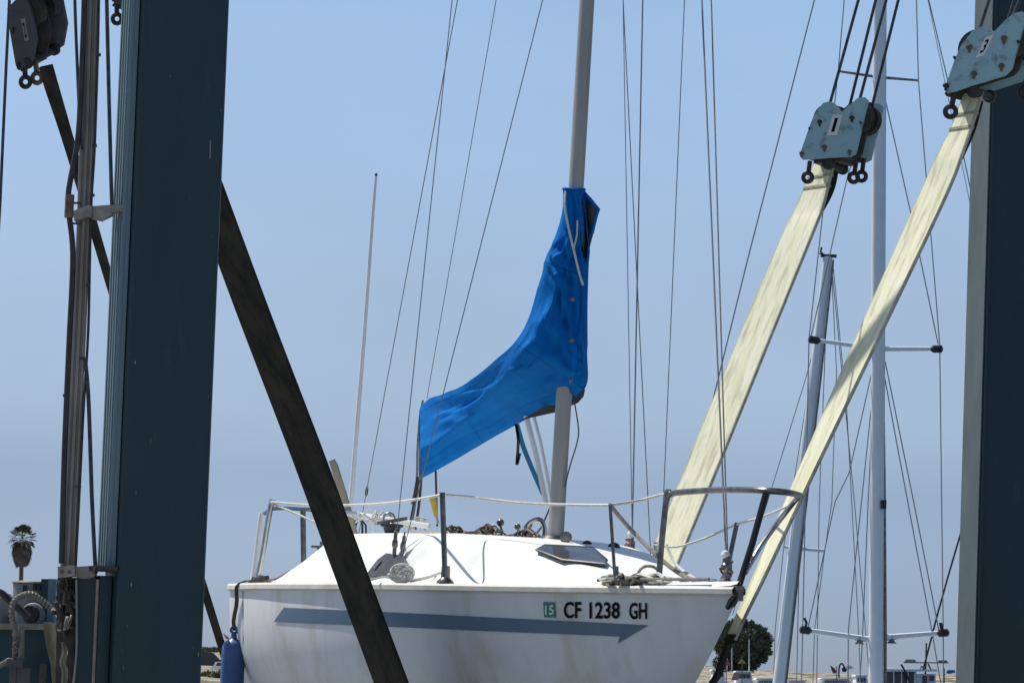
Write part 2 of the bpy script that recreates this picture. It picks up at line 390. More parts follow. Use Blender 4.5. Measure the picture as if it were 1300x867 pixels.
deck = obj('deck', mb, deckm, boat, angle=60, fix=False, label='bright white deck and rounded cabin top')
DECK_BVH = BVHTree.FromPolygons(mb.v, mb.f)
def on_deck(px, py, off=0.0, dflt=23.0):
    d = ray(px, py); h = DECK_BVH.ray_cast(CAM, d)
    if h[0] is None: return P(px, py, dflt), Vector((0, 0, 1))
    n = h[1] if h[1].z > 0 else -h[1]
    return h[0]+n*off, n
def on_hull(px, py, off=0.004):
    d = ray(px, py); h = HULL_BVH.ray_cast(CAM, d)
    if h[0] is None: return P(px, py, 22)
    n = h[1] if h[1].dot(d) < 0 else -h[1]
    return h[0]+n*off
def edge_u(px, side=1, inset=.06):
    lo, hi = 0.0, LOA
    if side > 0:
        for _ in range(40):
            m_ = (lo+hi)/2
            if proj(BL(m_, beam(m_)-inset, zs(m_)))[0] > px: lo = m_
            else: hi = m_
    return (lo+hi)/2
def CP(px, py, t=0.0):
    """pixel ray meets the boat's fore-and-aft vertical plane at offset t"""
    d = ray(px, py); q = BOW0+STB*t
    return CAM+d*((q-CAM).dot(STB)/d.dot(STB))

# stripe, registration and sticker lie on the hull side
def hull_quad_strip(tops, bots, n, off):
    m_ = MB(); rows = []
    for i in range(n+1):
        f = i/n; a = cr_lin(tops, f); b = cr_lin(bots, f)
        rows.append([on_hull(lerp(a[0], b[0], k/3), lerp(a[1], b[1], k/3), off) for k in range(4)])
    m_.grid(rows); return m_
def cr_lin(pts, f):
    n = len(pts)-1; x = f*n; i = min(int(x), n-1); s = x-i
    return (lerp(pts[i][0], pts[i+1][0], s), lerp(pts[i][1], pts[i+1][1], s))
mb = hull_quad_strip([(361, 771), (440, 774.5), (540, 779), (640, 784), (735, 788.5), (792, 791.5)], [(348, 789), (440, 793), (540, 797), (640, 801.5), (735, 805), (792, 807.5)], 60, .004)
m2 = hull_quad_strip([(792, 791.5), (823, 793)], [(785, 816), (823, 793.4)], 8, .004)
mb.add(m2.v, m2.f)
obj('arrow_stripe', mb, stripe_m, boat, fix=False, label='slate blue stripe ending in an arrow point')
for seg, xa_, xb_ in (('CF', 716.5, 738.5), ('1238', 749, 787.5), ('GH', 799.5, 822)):
    tv, tf = text_faces(seg, 0.022); mb = MB(); mb.add([on_hull(lerp(xa_, xb_, a), lerp(784.3, 763.2, b)+(xa_-716)*.013, .005) for a, b in tv], tf)
    obj('registration_lettering', mb, ink, boat, fix=False, sm=False, label='black registration lettering '+seg)
mb = hull_quad_strip([(690.5, 763.5), (705, 764)], [(691.5, 783), (706.5, 783.5)], 4, .005)
stk = obj('registration_sticker', mb, sticker_m, boat, fix=False, label='small green year sticker')
tv, tf = text_faces('15', 0.02)
mb = MB(); mb.add([on_hull(lerp(693.5, 704.5, a), lerp(779.5, 767.5, b), .008) for a, b in tv], tf)
obj('sticker_number', mb, card, stk, fix=False, sm=False)
mb = MB(); mb.tube([on_hull(309, y, .002) for y in (750, 780, 810, 840, 866)], .0022, 5)
obj('hull_seam', mb, rope_k, boat)
# bow fitting
mb = MB(); mb.prism([BL(.08, .035, zs(0)+.028), BL(-.022, .018, zs(0)+.028), BL(-.022, -.018, zs(0)+.028), BL(.08, -.035, zs(0)+.028)], (0, 0, -.03))
mb.box(BL(-.01, 0, zs(0)-.02), .024, .028, .045, (AFT, STB, UP))
obj('bow_fitting', mb, steel_dull, boat)
mb = MB(); mb.tube([on_hull(936, 752, .01), on_hull(930, 762, .012), on_hull(925, 770, .01)], [.012, .018, .012], 8)
mb.tube(pxs([(938, 752, 20.0), (931, 764, 20.05), (925, 771, 20.1)], 20), .018, 8)
obj('bow_chafe_strap', mb, blackp, boat)

# mast
mast_foot = CP(705, 690, 0); mast_top_px = (747, -30)
m1 = CP(*mast_top_px); dirm = (m1-mast_foot).normalized(); mtop = mast_foot+dirm*6.4
foot = mast_foot-dirm*.06
mb = MB(); N = 24; rows = []
for i in range(13):
    c = lerp(foot, mtop, i/12); ra = .052*(1-.014*i); rb = .040*(1-.014*i)
    rows.append([c+AFT*(ra*math.cos(2*math.pi*k/N))+STB*(rb*math.sin(2*math.pi*k/N)) for k in range(N)])
mb.grid(rows, True); mb.f.append(tuple(range(len(mb.v)-N, len(mb.v))))
mast = obj('mast', mb, alu, boat, label='grey aluminium mast stepped on the cabin top')
mb = MB(); mb.box(foot+UP*.05, .26, .20, .03, (AFT, STB, UP)); mb.lathe(foot+UP*.05, [(.085, 0), (.085, .03), (.07, .05)], 24)
obj('mast_step', mb, steel_dull, boat)
# boom (inside the cover)
gooseneck = CP(720, 470); boom_end = CP(546, 560)
mb = MB(); mb.tube([gooseneck, boom_end], .03, 12); obj('boom', mb, alu, boat)

def wire(parent, pts, r, m, name='stay', n=6):
    mb = MB(); mb.tube(pts, r, n); return obj(name, mb, m, parent)
masthead = mtop
# standing rigging: ends on deck where seen, leading up past the frame
wr = .0030
def stay(pa, pb, r=wr, m=rig, name='shroud', over=.35):
    a, b = Vector(pa), Vector(pb); wire(boat, [a, b+(b-a)*over], r, m, name)
ch1 = on_deck(500, 712)[0]; ch2 = on_deck(509, 712)[0]
stay(ch1, P(574, 0, 22.6), name='shroud'); stay(ch2, P(689, 0, 22.4), name='shroud')
stay(P(453, 690, 24.6), P(581, 0, 23.4), name='backstay')
stay(P(542, 506, 24.2), P(630, 0, 23.0), .0025, name='topping_lift')
stay(P(802, 712, 22.3), P(816, 0, 22.3), .0042, name='shroud')
stay(P(803, 700, 22.3), P(791, 0, 22.3), .0025, name='halyard')
stay(P(827, 722, 22.6), P(791, 0, 22.4), .003, name='shroud')
stay(P(838, 735, 22.5), P(869, 0, 22.3), .0028, name='shroud')
stay(P(923, 735, 20.2), P(891, 0, 21.5), .0048, name='forestay')
stay(P(924, 715, 20.3), P(903, 0, 21.5), .004, rope_g, name='jib_halyard')
# turnbuckles
def turnbuckle(pts, Y, r=.010):
    mb = MB(); p = pxs(pts, Y); mb.tube([p[0], lerp(p[0], p[1], .12), lerp(p[0], p[1], .14), lerp(p[0], p[1], .86), lerp(p[0], p[1], .88), p[1]], [r*.5, r*.5, r, r, r*.5, r*.5], 8)
    mb.lathe(lerp(p[0], p[1], .5), [(r*.6, -.03), (r*1.5, -.012), (r*1.5, .012), (r*.6, .03)], 10)
    return obj('turnbuckle', mb, steel_dull, boat)
turnbuckle([(500, 712), (503, 668)], ch1.y, .011); turnbuckle([(509, 712), (514, 675)], ch2.y, .010)
turnbuckle([(801, 728), (803, 680)], 22.3, .015); turnbuckle([(827, 725), (826, 706)], 22.6, .014); turnbuckle([(923, 740), (922, 700)], 20.2, .018)
for (c, Y, s_) in (((801, 678), 22.3, .02), ((921, 704), 20.2, .022)):
    mb = MB(); mb.lathe(P(*c, Y), [(.001, s_), (s_*.7, s_*.7), (s_, 0), (s_*.8, -s_*.6), (s_*.5, -s_)], 14); obj('stay_cap', mb, white_p, boat)
# chafe tape tangles round the lower stays
for (x, y0, y1, Y) in ((801, 684, 726, 22.3), (922, 712, 745, 20.2)):
    for k in range(9):
        mb = MB(); y = lerp(y0, y1, k/8); c = P(x+random.uniform(-3, 3), y, Y)
        pts = [c+Vector((random.uniform(-1, 1)*.03, random.uniform(-1, 1)*.03, random.uniform(-1, 1)*.03)) for _ in range(5)]
        mb.tube(dense(pts, 14), .006, 5); obj('lashing', mb, random.choice([rope_k, rope_g, rope_r]), boat)
# bottlescrew cage on the backstay and insulator
mb = MB(); c0 = P(455, 682, 24.6)
for k in range(6):
    a = k*math.pi/3; d = Vector((math.cos(a), math.sin(a), 0))
    mb.tube([c0+d*.008+UP*.11, c0+d*.04+UP*.07, c0+d*.045, c0+d*.02-UP*.05], .006, 5)
obj('backstay_bridle', mb, blackp, boat)
mb = MB(); p0, p1 = P(464.5, 630, 24.5), P(466.5, 617, 24.5); mb.tube([p0, lerp(p0, p1, .3), lerp(p0, p1, .7), p1], [.004, .009, .009, .004], 8); obj('insulator', mb, blackp, boat)

# stanchions and lifelines
def post(name, px0, px1, r, m, Yoff=0, foot=True):
    u = edge_u(px0[0]); base = BL(u, beam(u)-.06, deck_z(u, beam(u)-.06)); Y = base.y
    top = P(px1[0], px1[1], Y)
    mb = MB(); mb.tube([base, lerp(base, top, .5), top], r, 10)
    o = obj(name, mb, m, boat)
    if foot:
        f_ = MB(); f_.lathe(base, [(r*3.2, 0), (r*3.0, .012), (r*1.7, .03), (r*1.5, .09)], 14); obj('foot_plate', f_, m, o)
    return base, top, Y
b1, t1, Y1 = post('stanchion', (565, 740), (561.5, 625), .0145, steel_dull)
b2, t2, Y2 = post('stanchion', (781, 742), (774.5, 641), .0085, steel_dull)
pu_y = BL(edge_u(836), .2, 0).y
lf = dense([P(344, 637, 24.4), P(400, 641, 24.0), P(470, 640, 23.4), P(520, 635, 22.7), t1-UP*.012], 20)
wire(boat, lf, .0075, rope_w, 'lifeline')
lf = dense([t1-UP*.012, P(600, 631, 22.0), P(660, 638, 21.8), P(720, 640.5, 21.5), t2], 20)
wire(boat, lf, .0075, rope_w, 'lifeline')
wire(boat, dense([t2, P(808, 636, 21.0), P(838, 628, 20.9), P(851, 627, 20.8)], 10), .0075, rope_w, 'lifeline')
wire(boat, dense([P(345, 639, 24.4), P(372, 650, 24.2), P(402, 663, 24.0), P(440, 676, 23.6), P(500, 699, 23), P(540, 722, 22.5), P(562, 735, 22.2)], 18), .007, rope_w, 'lifeline')
wire(boat, dense([t2, P(800, 671, 21.1), P(832, 703, 20.9), P(860, 726, 20.7), P(885, 738, 20.5), P(905, 744, 20.4)], 18), .011, rope_g, 'lower_lifeline')
wire(boat, dense([P(846, 692, 20.9), P(858, 716, 20.8), P(878, 732, 20.6), P(900, 744, 20.4)], 12), .008, rope_w, 'mooring_line')
wire(boat, dense([P(829, 691, 22.0), P(858, 694, 21.9), P(895, 683, 21.6), P(934, 666, 21.3), P(970, 655, 21.0), P(1006, 640, 20.3)], 20), .006, rope_w, 'lifeline')
mb = MB(); mb.tube([P(919, 742, 21.2), P(935.5, 664, 21.3)], .012, 8); obj('stanchion', mb, steel_dull, boat)
mb = MB(); mb.tube([P(831, 735, 22.1), P(832, 688, 22.1)], .013, 8); obj('stanchion', mb, steel, boat)
# pulpit: one bent rail, two braces
YP = 20.75
mb = MB(); mb.tube(dense([P(836, 745, YP), P(839, 700, YP), P(843, 660, YP), P(846, 636, YP), P(852, 627, YP-.03), P(880, 623.5, 20.5), P(930, 621.5, 20.1), P(970, 622.5, 19.85), P(1000, 625, 19.9), P(1015, 628.5, 20.1)], 60), .0155, 10)
pul = obj('pulpit', mb, steel_dull, boat, label='bent stainless bow rail on brace legs')
mb = MB(); mb.tube([P(973, 624, 19.86), P(955, 690, 19.95), P(936, 750, 20.08)], .0165, 10); obj('pulpit_leg', mb, blackp, pul)
mb = MB(); mb.tube(dense([P(1016, 629, 20.1), P(1009, 636, 20.15), P(990, 660, 20.2), P(965, 694, 20.15), P(946, 727, 20.05)], 20), .013, 10); obj('pulpit_leg', mb, steel, pul)
mb = MB(); mb.lathe(P(848, 626.5, YP), [(.012, -.02), (.024, -.01), (.024, .012), (.012, .022)], 10, Vector((1, 0, 0))); obj('rail_clamp', mb, steel_dull, pul)
# stern rail
YS = 24.55
mb = MB(); mb.tube(dense([P(326, 738, YS), P(333, 705, YS), P(340, 662, YS), P(345, 637, YS)], 12), .017, 10); stern = obj('stern_rail', mb, steel, boat, label='stern rail with white padded post')
mb = MB(); mb.tube(dense([P(321, 737, YS+.1), P(325, 710, YS+.1), P(331, 660, YS+.1), P(333, 652, YS+.1)], 12), .019, 10); obj('padded_post', mb, white_p, stern)
mb = MB(); mb.tube(dense([P(332, 656, YS+.1), P(337, 651, YS+.15), P(350, 645, YS+.3), P(384, 646, YS+.6), P(408, 648, YS+.7), P(440, 652, YS+.8)], 20), .012, 8); obj('rail_bar', mb, steel, stern)
mb = MB(); mb.tube([P(385.5, 724, YS+.6), P(384.5, 646, YS+.6)], .0165, 8); obj('rail_post', mb, steel_dull, stern)
mb = MB(); mb.tube([P(346, 634, YS), P(345, 640, YS)], .02, 8); obj('post_cap', mb, steel, stern)
mb = MB(); c = P(328, 733, YS)
for k in range(7):
    a = k*.9; pts = [c+Vector((math.cos(a+j*1.2)*.055, math.sin(a+j)*.04, -.03+.035*math.sin(j*1.7+k))) for j in range(6)]
    mb.tube(dense(pts, 18), .011, 6)
obj('knot', mb, rope_k, stern)
for (x, y0, y1, r) in ((405, 718, 694, .012), (416, 718, 690, .018)):
    mb = MB(); a, b = P(x, y0, 24.3), P(x, y1, 24.3); mb.tube([a, b], r, 8); mb.tube([b-Vector((.045, 0, 0)), b+Vector((.045, 0, 0))], r*.7, 6)
    mb.tube([lerp(a, b, .5)-Vector((.04, 0, 0)), lerp(a, b, .5)+Vector((.03, 0, 0))], r*.5, 6); obj('cleat_post', mb, steel_dull, boat)
# whip aerial
mb = MB(); mb.tube([P(443, 690, 24.9), P(445, 640, 24.9), P(462, 430, 24.9), P(474, 262, 24.9), P(477.5, 222, 24.9)], [.016, .015, .012, .0095, .0075], 8); obj('whip_aerial', mb, white_p, boat, label='thin white whip aerial leaning aft')
mb = MB(); mb.lathe(P(477.5, 222, 24.9), [(.006, -.012), (.008, -.008), (.008, .006), (.004, .010)], 8); obj('aerial_tip', mb, blackp, bpy.data.objects['whip_aerial'])
# wooden tiller standing up
mb = MB(); mb.tube([P(452, 690, 24.4), P(436, 630, 24.3), P(424, 590, 24.3), P(421, 584, 24.3)], [.026, .024, .022, .018], 8, flat=.7); obj('tiller', mb, wood, boat)
# mainsheet traveller bar
mb = MB(); mb.tube([P(440, 651, 24.3), P(470, 656, 24.1), P(510, 662, 24.0), P(545, 668, 23.9)], .016, 8)
tr = obj('traveller_bar', mb, white_p, boat)
for k in range(9):
    x = 448+k*11; c = P(x, 652+k*1.6, 24.05); mb = MB()
    pts = [c+Vector((random.uniform(-1, 1)*.05, random.uniform(-.03, .03), random.uniform(-1, 1)*.045)) for _ in range(6)]
    mb.tube(dense(pts, 22), .006, 5); obj('lashing', mb, random.choice([rope_w, rope_w, rope_g, rope_k]), tr)
mb = MB(); mb.tube([P(474, 690, 24.0), P(473, 662, 24.0)], .009, 6); obj('bar_post', mb, white_p, tr)
mb = MB(); mb.torus(P(494, 658, 24.0), (0, 1, .2), .032, .005); obj('ring', mb, steel_dull, tr)
# winch, yellow-handled winch handle
wp = on_deck(500, 688)[0]
def winch(c, s):
    m_ = MB(); m_.lathe(c, [(.055*s, -.02), (.055*s, .012), (.042*s, .02), (.035*s, .045), (.043*s, .072), (.056*s, .078), (.056*s, .09), (.02*s, .096)], 20); return m_
wc = P(497, 686, 23.75); obj('winch', winch(wc, 1.15), blackp, boat)
mb = MB(); mb.box(wc+UP*.11, .17, .05, .018, (Vector((math.cos(.2), 0, math.sin(.2))), Vector((0, 1, 0)), Vector((-math.sin(.2), 0, math.cos(.2))))); obj('winch_cap', mb, steel_dull, bpy.data.objects['winch'])
mb = MB(); mb.tube([P(556, 665, 23.2), P(553, 650, 23.2)], .008, 8); hd = obj('winch_handle', mb, steel, boat)
mb = MB(); mb.tube([P(553.5, 655, 23.2), P(551, 640, 23.2), P(548.5, 629, 23.2)], [.013, .017, .021], 10); obj('grip', mb, yellow, hd)
# wooden cabin trim and hatch slide
mb = MB(); a = on_deck(515, 683, .02)[0]; b = on_deck(560, 683, .02)[0]
mb.tube([P(514, 677, 23.6), P(545, 676, 23.5), P(566, 678, 23.3)], .012, 6); obj('handrail', mb, wood, boat)
# cabin window and hatches
def deck_panel(poly, off, thick, m, name, parent=boat, label=None):
    pts = []; nn = Vector((0, 0, 0))
    for p in poly:
        q, n = on_deck(p[0], p[1], off); pts.append(q); nn += n
    nn.normalize(); mb = MB(); mb.prism(pts, nn*thick); return obj(name, mb, m, parent, sm=False, label=label)
w_ = deck_panel([(466, 733), (482, 712), (493, 704), (514, 707), (522, 720), (519, 733)], .004, .012, winm, 'cabin_window', label='grey side window of the cabin')
deck_panel([(476, 722), (484, 713), (488, 714), (479, 726)], .018, .004, steel_dull, 'window_frame', w_)
hc = [(683, 702), (692, 697), (752, 700), (770, 716), (768, 721), (716, 715)]
h_ = deck_panel(hc, .004, .02, smoke, 'deck_hatch', label='smoked grey hatch in front of the mast')
mb = MB(); q = [on_deck(*p, .02)[0] for p in hc]; mb.tube(q+[q[0]], .007, 6); obj('hatch_frame', mb, blackp, h_)
mb = MB()
mb.tube([P(456, 688, 24.2), P(470, 694, 24.0), P(474, 699, 23.9)], .012, 6); obj('spray_rail', mb, steel, boat)
# blocks on the foredeck
for (x, y, s_) in ((717, 682, .030), (744, 692, .024), (755, 699, .028), (778, 697, .034)):
    mb = MB(); c = P(x, y, 21.9); mb.lathe(c-Vector((0, .015, 0)), [(s_*.5, 0), (s_, .004), (s_*.9, .015), (s_, .026), (s_*.5, .03)], 16, Vector((.35, 1, .1)))
    mb.tube([c+Vector((-.01, 0, -.06)), c], .01, 6); obj('pulley_block', mb, random.choice([blackp, blackp, steel_dull]), boat)
# small fittings, cleats on the foredeck
for (x, y, Y) in ((868, 742, 20.9), (914, 744, 20.4), (905, 742, 20.7)):
    mb = MB(); c = P(x, y, Y); mb.lathe(c, [(.02, -.03), (.016, 0), (.026, .012), (.026, .02), (.01, .03)], 14); obj('bollard_cleat', mb, steel, boat)
wire(boat, [P(631, 684, 22.8), P(700, 707, 22.2), P(782, 737, 21.2)], .006, rope_g, 'jackline')
wire(boat, [P(755, 700, 21.9), P(776, 718, 21.5), P(797, 742, 21.0)], .006, rope_g, 'jackline')
wire(boat, [P(700, 640, 22.4), P(688, 668, 22.5), P(676, 684, 22.6)], .005, rope_k, 'halyard')
wire(boat, [P(717, 540, 22.1), P(716, 600, 22.1), P(715, 684, 22.1)], .004, rope_k, 'halyard')
wire(boat, dense([P(727, 498, 21.9), P(734, 540, 21.9), P(733, 560, 21.9), P(724, 590, 22), P(717, 618, 22)], 20), .004, rope_k, 'halyard')
# boom vang and sheets below the cover
mb = MB(); mb.strip(dense(pxs([(656, 538), (664, 566), (676, 596), (690, 628)], 22.5), 12), [Vector((.014, .0, .0))]*12, .004); obj('vang_strap', mb, rope_b, boat)
wire(boat, pxs([(668, 528), (680, 575), (693, 638)], 22.5), .015, white_p, 'vang_tube', 8)
wire(boat, pxs([(677, 526), (686, 560), (694, 600), (700, 634)], 22.4), .009, white_p, 'vang_tube', 8)
mb = MB(); mb.strip(dense(pxs([(655, 538), (658, 560), (656, 590), (660, 575)], 22.5), 10), [Vector((.008, 0, 0))]*10, .004); obj('loose_strap', mb, rope_k, boat)
wire(boat, dense(pxs([(553, 594), (554, 630), (555, 668)], 23.9), 8), .007, rope_k, 'mainsheet')
wire(boat, dense(pxs([(531, 605), (526, 640), (520, 672)], 24.2), 8), .012, rope_k, 'mainsheet')
wire(boat, dense(pxs([(535, 604), (532, 640), (527, 672)], 24.2), 8), .009, rope_k, 'mainsheet')
wire(boat, dense(pxs([(537, 508), (533, 530), (530, 570), (529, 608), (523, 640)], 24.3), 14), .007, rope_g, 'reef_line')
# tangled running lines lie on the cabin top
lines = thing('rope_tangle', on_deck(630, 685)[0], 'tangled dark and brown lines heaped on the cabin top beside the mast', 'rope')
for k in range(90):
    x0 = random.uniform(572, 690); pts = []
    L_ = random.uniform(14, 46)
    for j in range(7):
        xx = x0+L_*(j/6-.5)+random.uniform(-6, 6); xx = max(562, min(697, xx))
        yy = interp(xx, [562, 600, 650, 700], [680, 678, 682, 688])+random.uniform(-15, 3)*(.55+.45*math.sin(xx*.13+2.4))
        pts.append(P(xx, yy, interp(xx, [562, 700], [22.9, 22.15])+random.uniform(-.15, .15)))
    mb = MB(); mb.tube(dense(pts, 26), random.choice([.004, .005, .006]), 5)
    obj('line', mb, random.choice([rope_k, rope_k, rope_r, rope_g, rope_k, rope_k, rope_k, rope_w]), lines)
for (x, y, s_) in ((634, 664, .02), (656, 669, .017), (671, 667, .016)):
    mb = MB(); c = P(x, y, 22.6); mb.lathe(c-Vector((0, s_*.6, 0)), [(.001, 0), (s_*.8, 0), (s_, s_*.3), (s_*.7, s_*.6), (s_, s_*.9), (s_*.8, s_*1.2), (.001, s_*1.2)], 12, Vector((.5, 1, .3))); mb.tube([c, c+Vector((.02, 0, -.05))], .006, 5); obj('shackle_block', mb, random.choice([blackp, steel_dull]), lines)
mb = MB(); mb.tube(dense(pxs([(660, 690), (664, 676), (674, 662), (686, 660), (692, 672), (690, 688)], 22.4), 24), .014, 8); obj('line', mb, steel, lines)
# coiled white line beside the window
coil = thing('rope_coil', on_deck(509, 737)[0], 'flat coil of white rope on the side deck beside the cabin window', 'rope')
cc = P(510, 727, 22.0); nrm = (CAM-cc).normalized(); ca = nrm.cross(UP).normalized(); cb = ca.cross(nrm)
mb = MB(); pts = []
for k in range(120):
    a = k*.21; r = .015+.045*(k/120); pts.append(cc+ca*(r*1.15*math.cos(a))+cb*(r*.85*math.sin(a))+nrm*(.008*math.sin(k)))
mb.tube(pts, .007, 6); obj('coil', mb, rope_w, coil)
mb = MB(); mb.tube(dense(pxs([(470, 736), (488, 732), (505, 736), (530, 735), (552, 731), (558, 736)], 22.05), 24), .007, 6); obj('loose_end', mb, rope_w, coil)
mb = MB(); mb.tube(dense(pxs([(520, 738), (540, 734), (562, 727), (567, 738), (590, 740)], 22.0), 24), .007, 6); obj('loose_end', mb, rope_w, coil)
# mooring line heap on the foredeck
heap = thing('mooring_line', P(820, 742, 21.3), 'pale mooring line heaped on the foredeck inside the bow rail', 'rope')
for k in range(14):
    pts = []; x0 = random.uniform(778, 850)
    for j in range(6):
        xx = x0+random.uniform(-20, 20); q = on_deck(xx, 743.5+random.uniform(-1.5, 1))[0]; pts.append(q+AFT*random.uniform(0, .25)+UP*random.uniform(.01, .055))
    mb = MB(); mb.tube(dense(pts, 24), .009, 6); obj('turn', mb, random.choice([rope_w, rope_g, rope_g]), heap)
mb = MB(); mb.torus(P(824, 731, 21.0), (.1, 1, .5), .055, .008); obj('turn', mb, wood, heap)
mb = MB(); mb.tube(dense([on_deck(x, 743)[0]+UP*.03 for x in (770, 800, 835, 870, 900)], 20), .009, 6); obj('turn', mb, rope_g, heap)
# pinkish line on the stern deck
mb = MB(); mb.tube(dense(pxs([(338, 737), (352, 734), (364, 727), (371, 725), (374, 731), (362, 733)], 24.3), 20), .007, 6)
mb.tube(dense(pxs([(335, 739), (350, 738), (366, 729), (380, 726)], 24.3), 20), .007, 6)
obj('stern_line', mb, rope_r, label='thin reddish line lying on the stern side deck', cat='rope')

# ================================================================== SAIL COVER
cov = thing('sail_cover', CP(640, 560), 'blue canvas sail cover laced round the mast and drooping boom', 'sail cover')
AB = [((716, 239), (741, 240), .075), ((714, 268), (745, 264), .095), ((706, 300), (747, 300), .11), ((694, 325), (747, 340), .115),
      ((687, 353), (746, 385), .13), ((671, 402), (745, 442), .17), ((652, 436), (742, 497), .20), ((624, 462), (688, 522), .23),
      ((592, 487), (648, 543), .27), ((566, 499), (606, 567), .29), ((548, 505), (568, 588), .29), ((534, 515), (533, 608), .26)]
cen = []; e1s = []; th_ = []
for A, B, t in AB:
    m_ = CP((A[0]+B[0])/2, (A[1]+B[1])/2); ym_ = mast_foot.y+(m1.y-mast_foot.y)*(690-(A[1]+B[1])/2)/720; m_.y = lerp(ym_, m_.y, [0, 0, 0, 0, 0, .05, .2, .6, 1, 1, 1, 1][len(cen)]); pa = P(A[0], A[1], m_.y); pb = P(B[0], B[1], m_.y)
    cen.append((pa+pb)/2); e1s.append((pa-pb)/2); th_.append(t)
NR, NA = 170, 110
CREASES = [(.24, .85, .30, -.7, .020), (.29, .9, .36, -.5, .018), (.33, .8, .45, -.35, .022), (.38, .75, .47, -.65, .018), (.42, .35, .475, -.85, .016),
           (.345, .1, .44, -.8, .014), (.50, .7, .72, .05, .016), (.56, .0, .86, -.35, .012), (.68, .6, .95, .15, .014), (.60, -.45, .80, -.75, .010), (.10, .5, .2, -.3, .012)]
rows = []
for i in range(NR+1):
    f = i/NR; c = cr_interp(cen, f); e1 = cr_interp(e1s, f); t = cr_interp(th_, f)
    view = (c-CAM).normalized(); e2 = (view-e1*(view.dot(e1)/e1.length_squared)).normalized()
    row = []
    for k in range(NA):
        a = 2*math.pi*k/NA; ca_, sa_ = math.cos(a), math.sin(a)
        # round at the mast collar, tent-shaped over the boom
        rg = lerp(.50, -.30, smooth((f-.50)/.45))+.10*noise.noise(Vector((f*6, 0, 7.7)))                       # where the top panel folds over into the side
        if ca_ > rg: T_ = ((1-ca_)/(1-rg))**.92
        elif ca_ > -.85: T_ = 1-.50*((rg-ca_)/(rg+.85))
        else: T_ = .50*math.sqrt(max(0, 1-((-.85-ca_)/.15)**2))
        wt = smooth((f-.12)/.3); sx = ca_; sy = lerp(sa_, math.copysign(T_, sa_) if abs(sa_) > 1e-6 else 0, wt)
        p = c+e1*sx+e2*(t*sy)
        nrm_ = (e1.normalized()*(sx+.3)/e1.length+e2*sy/t).normalized()
        # folds
        near = max(0, -sy)
        q = Vector((f*7, math.cos(a)*1.3, math.sin(a)*.6))
        n1 = noise.noise(Vector((f*4.5+ca_*1.2, ca_*1.9-f*5, sa_*.4))); n2 = noise.noise(Vector((f*7-ca_*2, ca_*5+f*9, sa_*.5+4)))
        d = .034*(.35-abs(n1)*1.8)*(.2+near)+.010*(.35-abs(n2)*2)*near
        # tension creases fanning from the gooseneck hem
        g = math.exp(-((f-.42)/.17)**2)
        ang = math.atan2((ca_+1.0)*.8, (f-.50)*5.2)
        ridge = math.sin(ang*15+3*noise.noise(Vector((f*5, ca_*2, 1.0))))
        d += .024*g*near*(abs(ridge)**.6*math.copysign(1, ridge)*.5+.5*ridge)*smooth((ca_+1.02)/.35)*smooth((.75-ca_)/.5)
        # long folds running along the boom part
        g2 = smooth((f-.5)/.15)
        d += .010*g2*near*math.sin(5*ca_+9*f+2.2*noise.noise(Vector((f*4, ca_*1.5, 5.0))))
        # heavy creases at the waist near the top
        g3 = math.exp(-((f-.26)/.055)**2)
        d += .024*g3*near*math.sin(38*f-5*ca_+2*noise.noise(Vector((f*10, ca_*3, 2.0))))
        for (fa, ya, fb_, yb, amp) in CREASES:
            ax_, ay_, bx_, by_ = fa*3.2, ya*.5, fb_*3.2, yb*.5; X_, Y_ = f*3.2, ca_*.5
            L2 = (bx_-ax_)**2+(by_-ay_)**2; tt = max(0, min(1, ((X_-ax_)*(bx_-ax_)+(Y_-ay_)*(by_-ay_))/L2))
            ex_, ey_ = X_-(ax_+tt*(bx_-ax_)), Y_-(ay_+tt*(by_-ay_)); sg = math.copysign(1, ex_*(by_-ay_)-ey_*(bx_-ax_)); sd3 = sg*math.hypot(ex_, ey_)
            d += amp*near*math.sin(math.pi*min(1, max(0, tt*.9+.05)))*(math.exp(-((sd3+.045)/.045)**2)-math.exp(-((sd3-.04)/.035)**2))
        row.append(p+nrm_*d)
    rows.append(row)
mb = MB(); vs = [p for r in rows for p in r]; fs = []
for i in range(NR):
    f = i/NR
    for k in range(NA):
        a = 2*math.pi*(k+.5)/NA; da = abs(math.atan2(math.sin(a-math.pi), math.cos(a-math.pi)))
        if .50 < f < .64 and da < .3*math.sin(math.pi*(f-.5)/.14): continue                                   # open along the boom
        if .05 < f < .28:
            ac = -math.pi+ .62; w_s = .30*math.sin(math.pi*(f-.05)/.23)      # slit at the front
            dd = abs(math.atan2(math.sin(a-ac), math.cos(a-ac)))
            if dd < w_s: continue
        fs.append((i*NA+k, i*NA+(k+1) % NA, (i+1)*NA+(k+1) % NA, (i+1)*NA+k))
mb.add(vs, fs)
canvas = obj('canvas', mb, cover_m, cov, angle=180, fix=False)
sol = canvas.modifiers.new('thickness', 'SOLIDIFY'); sol.thickness = .004; sol.offset = 0
seam_m = mat('cover_seam', (0.003, 0.09, 0.31), 0.9, spec=.05)
for fr_ in (.30, .545, .80):
    i_ = int(fr_*NR); mb = MB(); mb.tube([rows[i_][k % NA] for k in range(int(NA*.52), int(NA*.99))], .0034, 5); obj('seam', mb, seam_m, cov)
for kk in (.64, .90):
    mb = MB(); mb.tube([rows[i_][int(NA*kk)] for i_ in range(int(NR*(.32 if kk < .7 else .12)), NR)], .0030, 5); obj('seam', mb, seam_m, cov)
